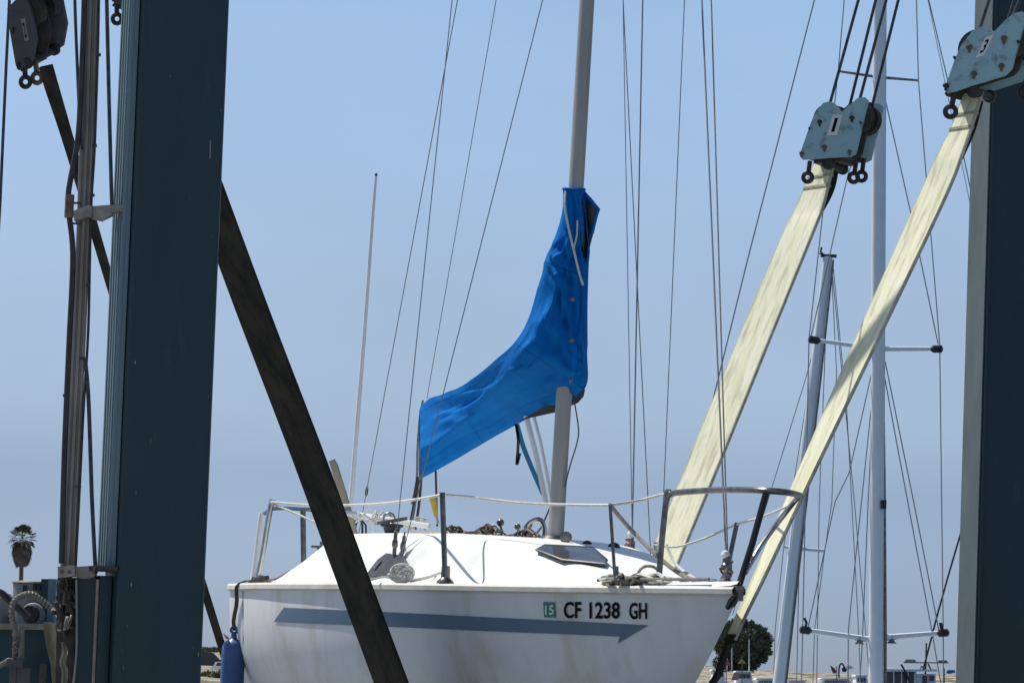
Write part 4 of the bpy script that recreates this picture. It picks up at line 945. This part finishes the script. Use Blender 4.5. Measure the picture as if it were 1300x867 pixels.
sling_leg(aft, [(1057, 212, 23.35, 8), (1050, 240, 23.35, 9), (1040, 266, 23.35, 6), (1030, 285, 23.35, 3)], sling_dark, 'strap_fold', lambda f: Vector((1, .5, 0)), .016, 20)
a_end = P(812, 800, 23.45); b_end = P(300, 885, 24.75)
under(aft, [a_end, BL(3.6, -.75, zs(3.6)-.85), BL(3.8, -.3, zs(3.8)-1.02), BL(4.0, .1, zs(4)-1.03), BL(4.3, .6, zs(4.3)-.86), b_end], Vector((-.05, .11, 0)), sling_dark)

# ================================================================== BACKGROUND
ash = mat('brown_trunk', (0.20, 0.16, 0.12), 0.9)  # one even brown tone
def leafm(name, c, c2):
    m = mat(name, c, 0.7, col2=c2, scale=0.6); return m
# ---------------------------------------------------------------- moored sailing yachts (hulls below the frame)
def yacht_hull(parent, c, L_, B_, ang, m):
    fwd = Vector((math.cos(ang), math.sin(ang), 0)); sd2 = Vector((-fwd.y, fwd.x, 0)); rows = []
    for i in range(25):
        f = i/24; b = B_/2*(math.sin(math.pi*min(1, .12+f*.78))**.8 if f < 1 else .05)
        b = B_/2*max(.02, (1-(2*f-.9)**2*.82) if f < .95 else (1-f)*6*.18)
        zt = c.z+1.0+.35*f*f; rows.append([c+fwd*((f-.5)*L_)+sd2*(b*s_)+UP*(zt-c.z if j in (0, 6) else lerp(-.3, zt-c.z, abs(s_)**.7 if abs(s_) < 1 else 1) if False else [zt-c.z, .35, -.1, -.35, -.1, .35, zt-c.z][j]) for j, s_ in enumerate((-1, -.93, -.6, 0, .6, .93, 1))])
    mb = MB(); mb.grid(rows); mb.f.append(tuple(range(6, -1, -1))); k = len(mb.v)-7; mb.f.append(tuple(range(k, k+7)))
    h = obj('hull', mb, m, parent)
    mb = MB(); mb.grid([[r[0], lerp(r[0], r[6], .5)+UP*.08, r[6]] for r in rows]); obj('deck', mb, m, parent, fix=False)
    mb = MB(); cc_ = [c+fwd*(x*L_)+sd2*(y*B_)+UP*z for x, y, z in ((-.12, -.25, 1.0), (.2, -.18, 1.1), (.2, .18, 1.1), (-.12, .25, 1.0))]; mb.prism(cc_, UP*.4); obj('cabin', mb, m, parent, sm=False)
def taper_mast(parent, pts, ra, m, name='mast'):
    mb = MB(); mb.tube(pts, ra, 14); return obj(name, mb, m, parent, angle=60)
YA = 60.0
yA = thing('moored_yacht', Vector((P(1113, 867, YA).x, YA, -2)), 'tall white yacht mast with three pairs of spreaders beside the right column', 'yacht')
yacht_hull(yA, Vector((P(1113, 867, YA).x, YA, -2)), 11, 3.2, R(200), white_p)
base = P(1112, 867, YA); base.z = -.9; base.x = P(1112.5, 900, YA).x
mA = taper_mast(yA, [P(1110.5, 930, YA), P(1112, 867, YA), P(1114, 600, YA), P(1115.5, 300, YA), P(1117, 0, YA), P(1118, -260, YA)], [.105, .105, .103, .10, .098, .09], white_mast)
mb = MB(); mb.tube([P(1123.5, 930, YA-.02), P(1124, 790, YA-.02), P(1122.5, 600, YA-.02), P(1121, 500, YA-.02)], .022, 8); obj('mast_track', mb, steel_dull, mA)
mb = MB(); mb.box(P(1121.5, 640, YA-.1), .08, .08, .12); obj('steaming_light', mb, blackp, mA, sm=False)
def spreader(parent, a, b, r0, r1, m, Y, tip=True):
    mb = MB(); mb.tube([P(*a, Y), P(*b, Y)], [r0, r1], 8, flat=.6); o = obj('spreader', mb, m, parent)
    if tip:
        t_ = MB(); p = P(*b, Y); d = (P(*b, Y)-P(*a, Y)).normalized(); t_.tube([p-d*.10, p-d*.06, p+d*.06, p+d*.08], [.02, .055, .055, .02], 8); obj('spreader_tip', t_, blackp, o)
spreader(yA, (1114, 813), (1022, 799.5), .045, .035, white_mast, YA); spreader(yA, (1124, 809), (1198, 803), .045, .035, white_mast, YA)
spreader(yA, (1116, 443), (1033, 431.5), .035, .028, white_mast, YA); spreader(yA, (1116, 443), (1190, 443), .035, .028, white_mast, YA)
spreader(yA, (1117, 98.5), (1066, 91), .022, .016, steel_dull, YA, False); spreader(yA, (1117, 98.5), (1166, 102.5), .022, .016, steel_dull, YA, False)
for (x, y) in ((1091, 812), (1132, 811), ):
    mb = MB(); mb.lathe(P(x, y, YA), [(.025, .05), (.025, 0), (.04, -.025), (.075, -.06), (.001, -.06)], 12); obj('deck_light', mb, steel_dull, yA)
ywire = [[(1077, -60), (1064, 91), (1027, 431), (1019, 800), (1016, 930)], [(1162, -60), (1166, 103), (1193, 437), (1197.5, 803), (1198, 930)], [(1118, 100), (1157, 274), (1191, 437)],
         [(1117, 110), (1077, 220), (1029, 430)], [(1116, 440), (1138, 560), (1183, 800), (1200, 900)], [(1116, 445), (1124, 460), (1160, 637), (1192, 800)], [(1113, 445), (1078, 600), (1060, 637), (1025, 800)],
         [(1111, 470), (1085, 720), (1077, 800), (1076, 930)], [(1108, 520), (1102, 640), (1094, 830), (1086, 930)], [(1174, -60), (1179, 0), (1202, 97), (1232, 240), (1300, 560), (1378, 930)], [(1172, -60), (1178, 0), (1240, 300), (1310, 640), (1372, 930)]]
for k, w_p in enumerate(ywire):
    mb = MB(); mb.tube(pxs(w_p, YA), .0085 if k not in (10,) else .007, 5); obj('stay', mb, rig if k != 10 else rope_w, yA)
mb = MB(); mb.tube(pxs([(1022, 797), (1024, 790), (1021, 784)], YA), .02, 5); obj('flag_halyard', mb, rubber, yA)
mb = MB(); mb.tube(pxs([(1196, 800), (1194, 790)], YA), .025, 5); obj('flag_halyard', mb, rubber, yA)
YC = 76.0
yB = thing('moored_yacht', Vector((P(985, 867, YC).x, YC, -2)), 'slanting pale yacht mast topped with a small wind vane beyond the slings', 'yacht')
yacht_hull(yB, Vector((P(985, 867, YC).x, YC, -2)), 9, 2.8, R(170), white_p)
mB = taper_mast(yB, [P(984, 930, YC), P(990, 867, YC), P(1010, 690, YC), P(1034, 480, YC), P(1051, 326, YC)], [.13, .13, .12, .10, .085], white_mast)
mb = MB(); mb.tube(pxs([(991, 930), (998, 867), (1018, 690), (1042, 480), (1058, 330)], YC-.1), .02, 6); obj('mast_track', mb, steel_dull, mB)
mb = MB(); mb.box(P(1052, 325, YC), .28, .12, .05); mb.tube(pxs([(1047, 325), (1042, 320), (1043, 314)], YC), .02, 5); mb.tube(pxs([(1040, 322), (1047, 325)], YC), .012, 5); obj('masthead_vane', mb, blackp, mB)
spreader(yB, (1011, 696), (995, 694), .03, .03, white_mast, YC, False); spreader(yB, (1011, 696), (1047, 699), .03, .03, white_mast, YC, False)
for k, w_p in enumerate([[(1055, 330), (1062, 470), (1056, 637), (1047, 699), (1034, 800), (1030, 930)], [(1050, 330), (1030, 470), (995, 694), (984, 800), (980, 930)], [(1057, 330), (1075, 520), (1090, 800), (1095, 930)],
                            [(1045, 400), (1023, 480), (981, 615), (930, 780)], [(1052, 330), (1040, 640), (1036, 930)], [(1056, 340), (1085, 640), (1110, 930)], [(1049, 345), (1016, 640), (1010, 930)]]):
    mb = MB(); mb.tube(pxs(w_p, YC), .0085, 5); obj('stay', mb, rig, yB)
# a far yacht's long forestay crossing the sky
YD = 50.0
yD = thing('moored_yacht', Vector((P(700, 900, YD).x, YD, -2)), 'yacht hidden behind the white sailboat, only its long slanting forestay showing', 'yacht')
yacht_hull(yD, Vector((P(690, 900, YD).x, YD, -2)), 9, 2.6, R(8), white_p)
mb = MB(); mb.tube(pxs([(1055, -80), (1034, 0), (949, 330), (902, 520), (846, 740), (815, 870), (806, 930)], YD), .0085, 5); obj('forestay', mb, rig, yD)
# ---------------------------------------------------------------- fishing boat
YF = 230.0
def M(px): return px/FPX*YF
fb = thing('fishing_boat', Vector((P(1160, 867, YF).x, YF, -2)), 'white fishing boat with dark cabin windows and floodlights on its mast', 'fishing boat')
def bx(parent, x0, y0, x1, y1, Y, d, m, name, **k):
    mb = MB(); mb.prism([P(x0, y1, Y), P(x1, y1, Y), P(x1, y0, Y), P(x0, y0, Y)], (0, d, 0)); return obj(name, mb, m, parent, sm=False, **k)
bx(fb, 1105, 868, 1200, 935, YF, 3, white_p, 'hull')
bx(fb, 1124, 852, 1160, 868, YF+.2, 2.6, smoke, 'cabin_window'); bx(fb, 1164, 855, 1188, 868, YF+.2, 2.6, white_p, 'cabin')
bx(fb, 1160.5, 852, 1163.5, 868, YF+.15, 2.5, white_p, 'cabin_corner'); bx(fb, 1171, 857, 1177, 867, YF+.1, .1, smoke, 'cabin_window'); bx(fb, 1180, 857, 1186, 864, YF+.1, .1, smoke, 'cabin_window')
for x in (1134, 1144, 1152): bx(fb, x, 852.5, x+1.4, 868, YF+.1, .1, white_p, 'window_post')
bx(fb, 1121, 849, 1190, 852, YF-.2, 3.4, white_p, 'cabin_roof'); bx(fb, 1124, 846.5, 1135, 849, YF+.4, 1.2, white_p, 'roof_locker'); bx(fb, 1150, 848, 1160, 849.2, YF+.4, 1.2, white_p, 'roof_locker')
mb = MB(); mb.tube(pxs([(1174, 868), (1175.5, 842), (1176, 816)], YF+1), .05, 6); mb.tube(pxs([(1147, 840.5), (1204, 841)], YF+1), .035, 6); fm = obj('light_mast', mb, blackp, fb)
for (x, y, w) in ((1156, 839, 8), (1197, 840, 7)):
    mb = MB(); c = P(x, y, YF+.8); mb.prism([c+Vector((M(-w), 0, -.06)), c+Vector((M(w), 0, -.06)), c+Vector((M(w*.7), 0, .1)), c+Vector((M(-w*.7), 0, .1))], (0, .3, 0)); obj('floodlight', mb, steel_dull, fm, sm=False)
mb = MB(); mb.tube(pxs([(1182, 850), (1178, 842)], YF+1), .05, 5); mb.tube(pxs([(1168, 850), (1170, 845), (1174, 850)], YF+1), .05, 5); obj('radar_frame', mb, blackp, fm)
mb = MB(); mb.tube(pxs([(1156, 868), (1149, 851), (1144, 843)], YF-.5), .06, 6); obj('davit', mb, blackp, fb)
mb = MB(); mb.tube(pxs([(1172, 850), (1190, 780), (1204, 730), (1221, 672), (1240, 610)], YF-.6), .055, 6); obj('trolling_pole', mb, rubber, fb, label='long dark trolling pole slanting up to the right column')
# flags, each on its own staff rising from boats behind
def flag(px, top, bot, Y, poly, m, label, ext=.02, base=-2.2):
    t = thing('flag', P(px, bot, Y), label, 'flag')
    a = P(px, top, Y); b = P(px, bot, Y); mb = MB(); mb.tube([a, b], .025*Y/200, 6); obj('staff', mb, steel_dull, t)
    mb = MB(); pts = [P(x, y, Y) for x, y in poly]; mb.prism(pts, (0, ext*Y/60, 0)); obj('cloth', mb, m, t, sm=False); return t
red = mat('flag_red', (0.62, 0.05, 0.06), 0.8, col2=(0.5, 0.04, 0.05), scale=2); orange = mat('flag_orange', (0.70, 0.13, 0.09), 0.8); fy = mat('flag_yellow', (0.68, 0.50, 0.05), 0.8); pink = mat('flag_pink', (0.62, 0.26, 0.24), 0.8); blue_f = mat('flag_blue', (0.05, 0.16, 0.40), 0.8)
flag(1062, 845, 880, 200, [(1054, 844), (1060, 848), (1062, 853), (1058.5, 855), (1056, 851)], red, 'small red flag flying above the sand dunes')
flag(1076.8, 844, 880, 205, [(1073, 847), (1076, 844.5), (1080, 844), (1084, 848), (1080, 848.5), (1077, 850)], white_p, 'small white flag beside a curved lamp post above the dunes')
flag(1199, 848, 880, 240, [(1201, 854), (1203, 850), (1212, 850), (1213, 853), (1206, 855)], blue_f, 'blue and white flag beside the fishing boat')
flag(922, 830, 880, 180, [(917, 838), (922, 836), (927, 841), (926, 845), (920, 843)], orange, 'orange red flag among the boats below the dark cypress')
flag(942, 832, 880, 182, [(937, 842), (942, 835), (947, 842)], fy, 'yellow triangular pennant below the dark cypress')
flag(304, 800, 870, 300, [(282.5, 803), (290, 808), (292, 812), (287, 811)], pink, 'pink flag beside the blue fender')
lpst = thing('lamp_post', P(1066, 880, 210), 'curved dark lamp post among the masts in front of the dunes', 'lamp post')
mb = MB(); mb.tube(dense(pxs([(1065, 880), (1065, 850), (1066.5, 843.5), (1069, 842), (1072, 846)], 210), 16), .045, 6); obj('pole', mb, blackp, lpst)
mb = MB(); mb.lathe(P(1072, 850, 210), [(.05, .16), (.13, .08), (.13, -.05), (.05, -.1)], 10); obj('lantern', mb, blackp, lpst)
# motor boats along the pontoon
def motorboat(x0, x1, top, Y, label, ant=()):
    t = thing('motorboat', Vector((P((x0+x1)/2, 867, Y).x, Y, -2)), label, 'motorboat', 'motorboats moored along the far pontoon')
    xm = (x0+x1)/2; w = x1-x0
    bx(t, x0-w*.2, 866, x1+w*.25, 920, Y, 2.4, white_p, 'hull')
    mb = MB(); mb.prism([P(x0, 867, Y+.3), P(x1, 867, Y+.3), P(x1-w*.12, top, Y+.3), P(x0+w*.08, top, Y+.3)], (0, 1.8, 0)); obj('cabin', mb, white_p, t, sm=False)
    mb = MB(); mb.prism([P(x0-w*.04, top, Y+.1), P(x1+w*.03, top, Y+.1), P(x1-w*.03, top-1.6, Y+.1), P(x0+w*.03, top-1.6, Y+.1)], (0, 2.2, 0)); obj('cabin_roof', mb, white_p, t, sm=False)
    for k in range(3):
        a = lerp(x0+w*.12, x1-w*.15, k/3)+.5; b = lerp(x0+w*.12, x1-w*.15, (k+1)/3)-.5
        bx(t, a, top+2.2, b, min(866, top+7.5), Y+.25, .1, smoke, 'cabin_window')
    for (x, y) in ant:
        mb = MB(); mb.tube([P(x, top, Y+.8), P(x, y, Y+.8)], .03, 6); obj('aerial', mb, white_p, t)
motorboat(904, 921, 851, 190, 'white motorboat with two aerials under the bow of the sailboat', ((929, 817), (923, 834)))
motorboat(934, 956, 853, 195, 'white motorboat with a tall aerial below the cypress', ((951, 811),))
motorboat(960, 986, 862, 215, 'low white motorboat at the foot of the slanting mast')
motorboat(1042, 1082, 862, 205, 'low white motorboat below the red flag')
motorboat(1086, 1102, 858, 215, 'small white motorboat tucked against the tall white mast', ((1100, 852),))
motorboat(1000, 1024, 864, 225, 'low white motorboat between the two yacht masts')
mb = MB(); mb.prism([P(928, 863, 189), P(937, 863, 189), P(941, 854, 189), P(932, 853, 189)], (0, .3, 0)); obj('awning', mb, pink, label='faded pink awning on the motorboats below the cypress', cat='awning', sm=False)
# ---------------------------------------------------------------- cars on the far shore
def car(x0, x1, Y, z0, h, m, label, suv=True):
    t = thing('parked_car', Vector((P((x0+x1)/2, 845, Y).x, Y, z0)), label, 'car', 'cars parked on the far shore')
    xa = P(x0, 840, Y).x; xb = P(x1, 840, Y).x; L_ = xb-xa
    def prof(pts, d0, d1, mm, name):
        mb = MB(); mb.prism([Vector((xa+L_*a, Y+d0, z0+h*b)) for a, b in pts], (0, d1-d0, 0)); return obj(name, mb, mm, t, sm=False)
    prof([(0, .2), (1, .2), (1, .5), (.97, .56), (.78, .6), (.02, .6), (0, .5)], 0, 1.8, m, 'body')
    prof([(.05, .6), (.76, .6), (.62, .97), (.56, 1), (.12, 1), (.08, .96)], .12, 1.68, m, 'roof')
    prof([(.10, .64), (.34, .64), (.34, .92), (.13, .92)], .10, .14, smoke, 'window'); prof([(.37, .64), (.70, .64), (.60, .92), (.37, .92)], .10, .14, smoke, 'window')
    for a in (.2, .8):
        mb = MB(); mb.lathe(Vector((xa+L_*a, Y-.02, z0+h*.19)), [(h*.1, -.02), (h*.19, 0), (h*.19, .22), (h*.1, .24)], 16, Vector((0, 1, 0))); w = obj('wheel', mb, rubber, t)
        mb = MB(); mb.lathe(Vector((xa+L_*a, Y-.045, z0+h*.19)), [(.001, 0), (h*.1, .0), (h*.1, .02)], 12, Vector((0, 1, 0))); obj('rim', mb, steel, w)
    mb = MB(); mb.box(Vector((xb-.02, Y+.3, z0+h*.46)), .08, .3, .12); obj('headlight', mb, white_p, t, sm=False)
carblk = mat('car_black', (0.02, 0.022, 0.026), 0.25, coat=.5); carw = mat('car_white', (0.75, 0.75, 0.74), 0.3, coat=.5)
car(235, 292, 470, 0.02, 1.85, carblk, 'black sport utility car parked between the broad column and the fender')
car(268, 330, 385, 0.0, 1.0, carw, 'low white car in front of the black sport utility car')
# far houses and trees behind the car park
roofm = mat('house_roof', (0.20, 0.18, 0.16), 0.9); wallm = mat('house_wall', (0.48, 0.46, 0.42), 0.9)
for k, (x0, x1, y0, y1) in enumerate(((251, 259, 823, 828), (260.5, 266, 822, 827), (268, 277, 824, 828.5), (279, 288, 823, 828))):
    Yh = 1250+k*14; t = thing('house', P((x0+x1)/2, y1+3, Yh), ['pale far house beside the broad column on the low hill', 'tall narrow far house on the low hill', 'wide low far house on the hill behind the parked cars', 'far house on the hill above the blue fender'][k], 'house', 'houses on the far hill')
    bx(t, x0, (y0+y1)/2, x1, y1+8, Yh, 8, wallm, 'wall')
    mb = MB(); mb.prism([P(x0-.6, (y0+y1)/2, Yh-.5), P(x1+.6, (y0+y1)/2, Yh-.5), P(lerp(x0, x1, .75), y0, Yh-.5), P(lerp(x0, x1, .25), y0, Yh-.5)], (0, 9, 0)); obj('roof', mb, roofm, t, sm=False)
    for q in (.3, .65): bx(t, lerp(x0, x1, q), y1-1.6, lerp(x0, x1, q)+1, y1-.4, Yh-.1, .1, smoke, 'window')
# ---------------------------------------------------------------- vegetation
def leaf_cloud(mb, c, rx, ry, rz, n, size, bias=Vector((0, 0, 0)), rnd=random):
    for _ in range(n):
        while True:
            d = Vector((rnd.uniform(-1, 1), rnd.uniform(-1, 1), rnd.uniform(-1, 1)))
            if .05 < d.length <= 1: break
        d = d.normalized()*(d.length**.45)
        p = c+Vector((d.x*rx, d.y*ry, d.z*rz)); out = (d+bias+Vector((rnd.uniform(-.5, .5), rnd.uniform(-.5, .5), rnd.uniform(-.5, .5)))).normalized()
        s = size*rnd.uniform(.6, 1.4); w = out.orthogonal().normalized(); w.rotate(Matrix.Rotation(rnd.uniform(0, 6.28), 3, out)); w *= s*.28
        k = len(mb.v); mb.v += [p-w, p+w, p+out*s+w*.2, p+out*s*.9-w*.3]; mb.f.append((k, k+1, k+2, k+3))
cyp_m = leafm('cypress_foliage', (0.06, 0.085, 0.055), (0.10, 0.13, 0.08)); bark = mat('bark', (0.13, 0.10, 0.075), 0.95)
YT = 560.0
def TM(px): return px/FPX*YT
cyp = thing('cypress_tree', Vector((P(945, 860, YT).x, YT, shore_z(P(945, 860, YT).x, YT)-.2)), 'dark windswept cypress rising behind the moored boats', 'tree')
b0 = ORG[cyp.name]; cc0 = P(940, 819, YT)
mb = MB(); mb.tube(dense([b0, lerp(b0, cc0, .4)+Vector((-.3, 0, 0)), lerp(b0, cc0, .8)+Vector((.2, 0, 0)), cc0+UP*1.2], 12), [.5-.035*i for i in range(12)], 8); tk_ = obj('trunk', mb, bark, cyp)
for k in range(10):
    a = k*.7; mb = MB(); s0 = lerp(b0, cc0, .5+.05*k); tip = cc0+Vector((math.cos(a)*3.0, math.sin(a)*2.5, random.uniform(-1.5, 2.2))); mb.tube(dense([s0, lerp(s0, tip, .5)+UP*.3, tip], 8), [.18-.02*i for i in range(8)], 6); obj('limb', mb, bark, tk_)
mb = MB(); rc = random.Random(3)
for k in range(120):
    a = rc.uniform(0, 6.28); r = rc.random()**.5; el = rc.uniform(-1, 1)
    c = cc0+Vector((math.cos(a)*r*2.9, math.sin(a)*r*2.4, el*2.15*math.sqrt(max(.1, 1-r*r*.8))))
    leaf_cloud(mb, c, .75, .75, .5, 130, .42, Vector((.5, 0, .45)), rc)
for k in range(34):     # low skirts of foliage hiding the trunk
    leaf_cloud(mb, cc0+Vector((rc.uniform(-2.9, 1.6), rc.uniform(-1.5, 1.5), rc.uniform(-3.0, -1.7))), .6, .6, .45, 110, .42, Vector((.4, 0, .1)), rc)
for k in range(90):     # ragged shoots along the outline
    a = lerp(-1.2, 2.9, k/89)+rc.uniform(-.05, .05); rr_ = rc.uniform(.86, 1.08); c = cc0+Vector((math.cos(a)*3.15*rr_, rc.uniform(-1, 1), math.sin(a)*2.4*rr_)); d = Vector((math.cos(a)+.5, 0, math.sin(a)+.35)).normalized()
    for q in range(6): leaf_cloud(mb, c+d*(q*.15), .17-.022*q, .17, .15-.02*q, 16, .34, d*1.8, rc)
obj('crown', mb, cyp_m, cyp, fix=False, sm=False)
# fan palm
YPm = 340.0
pal = thing('fan_palm', Vector((P(24, 850, YPm).x, YPm, 0)), 'tall fan palm with a hanging skirt of dead fronds', 'palm tree')
ct = P(28.5, 690, YPm); pb = ORG[pal.name]
mb = MB(); mb.tube(dense([pb, lerp(pb, ct, .5)+Vector((-.05, 0, 0)), ct], 14), [.24-.007*i for i in range(14)], 10); obj('trunk', mb, bark, pal)
green = leafm('palm_leaf', (0.055, 0.075, 0.03), (0.09, 0.105, 0.05)); dead = leafm('dead_frond', (0.16, 0.135, 0.10), (0.24, 0.20, 0.15))
rp = random.Random(11)
def fan(mb, base, d, stalk, rad, droop):
    d = d.normalized(); tip = base+d*stalk; side = d.cross(UP)
    side = side.normalized() if side.length > .05 else Vector((1, 0, 0)); nrm_ = side.cross(d)
    k = len(mb.v); mb.v += [base-side*.02, base+side*.02, tip+side*.02, tip-side*.02]; mb.f.append((k, k+1, k+2, k+3))
    for j in range(13):
        a = lerp(-1.9, 1.9, j/12); dd = d*math.cos(a)+side*math.sin(a); r = rad*rp.uniform(.85, 1.1)
        w = dd.cross(nrm_)*.06; m_ = tip+dd*r*.6; e_ = tip+dd*r+UP*(-droop*r)
        k = len(mb.v); mb.v += [tip, m_-w, e_, m_+w]; mb.f.append((k, k+1, k+2, k+3))
mb = MB(); cb_ = P(28.5, 688, YPm)
for k in range(34):
    az = k*2.399; el = lerp(1.4, -.75, (k/33)**.85); d = Vector((math.cos(az)*math.cos(el), math.sin(az)*math.cos(el), math.sin(el)))
    fan(mb, cb_+UP*.3, d, rp.uniform(.7, .95), rp.uniform(.42, .58), .25)
obj('crown', mb, green, pal, fix=False, sm=False)
mb = MB()
for k in range(240):
    az = k*2.399; z = rp.uniform(-1.75, -.25); r = (.20+.42*math.sin(math.pi*min(1, (z+1.85)/1.9)))*rp.uniform(.7, 1.15)
    b_ = cb_+Vector((math.cos(az)*r*.75, math.sin(az)*r*.75, z+.35)); fan(mb, b_, Vector((math.cos(az)*(.3+.25*(z+1.75)), math.sin(az)*(.3+.25*(z+1.75)), -1)), .2, .5*rp.uniform(.7, 1.2), .1)
obj('dead_skirt', mb, dead, pal, fix=False, sm=False)
# shrubs by the far car park, each its own bush
bush_m = leafm('shrub_leaf', (0.06, 0.085, 0.03), (0.12, 0.145, 0.06)); bush_d = leafm('dry_shrub_leaf', (0.14, 0.13, 0.07), (0.20, 0.18, 0.11))
rb = random.Random(5)
def bush(px, py, Y, rx, rz, m, label, group=None, n=700, size=.22):
    c = P(px, py, Y); t = thing('shrub', Vector((c.x, Y, shore_z(c.x, Y))), label, 'shrub', group)
    mb = MB()
    for q in range(6):
        o_ = Vector((rb.uniform(-.6, .6)*rx, rb.uniform(-.5, .5)*rx, rb.uniform(-.1, .4)*rz)); leaf_cloud(mb, c+o_, rx*.55, rx*.55, rz*.55, n//6, size, Vector((0, 0, .4)), rb)
    obj('foliage', mb, m, t, fix=False, sm=False)
    mb = MB(); b_ = ORG[t.name]
    for q in range(4): mb.tube([b_-UP*.1, lerp(b_, c, .6)+Vector((rb.uniform(-.3, .3)*rx, 0, 0)), c+Vector((rb.uniform(-.5, .5)*rx, 0, rz*.3))], [.05, .04, .02], 5)
    obj('stem', mb, bark, t)
for k in range(7):
    bush(248+k*8+rb.uniform(-2, 2), 862+rb.uniform(-3, 3), 318-k*4, .75, .42, bush_m if k % 3 else bush_d, 'low green shrub in front of the far car park', 'shrubs in front of the far car park')
for k, x in enumerate((246, 254, 263, 272, 281, 290)):
    bush(x, 825.5+rb.uniform(-1, 1), 1190+k*6, 1.6, .9, cyp_m, 'dark shrub on the hill among the far houses', 'shrubs on the far hill', 400, .4)
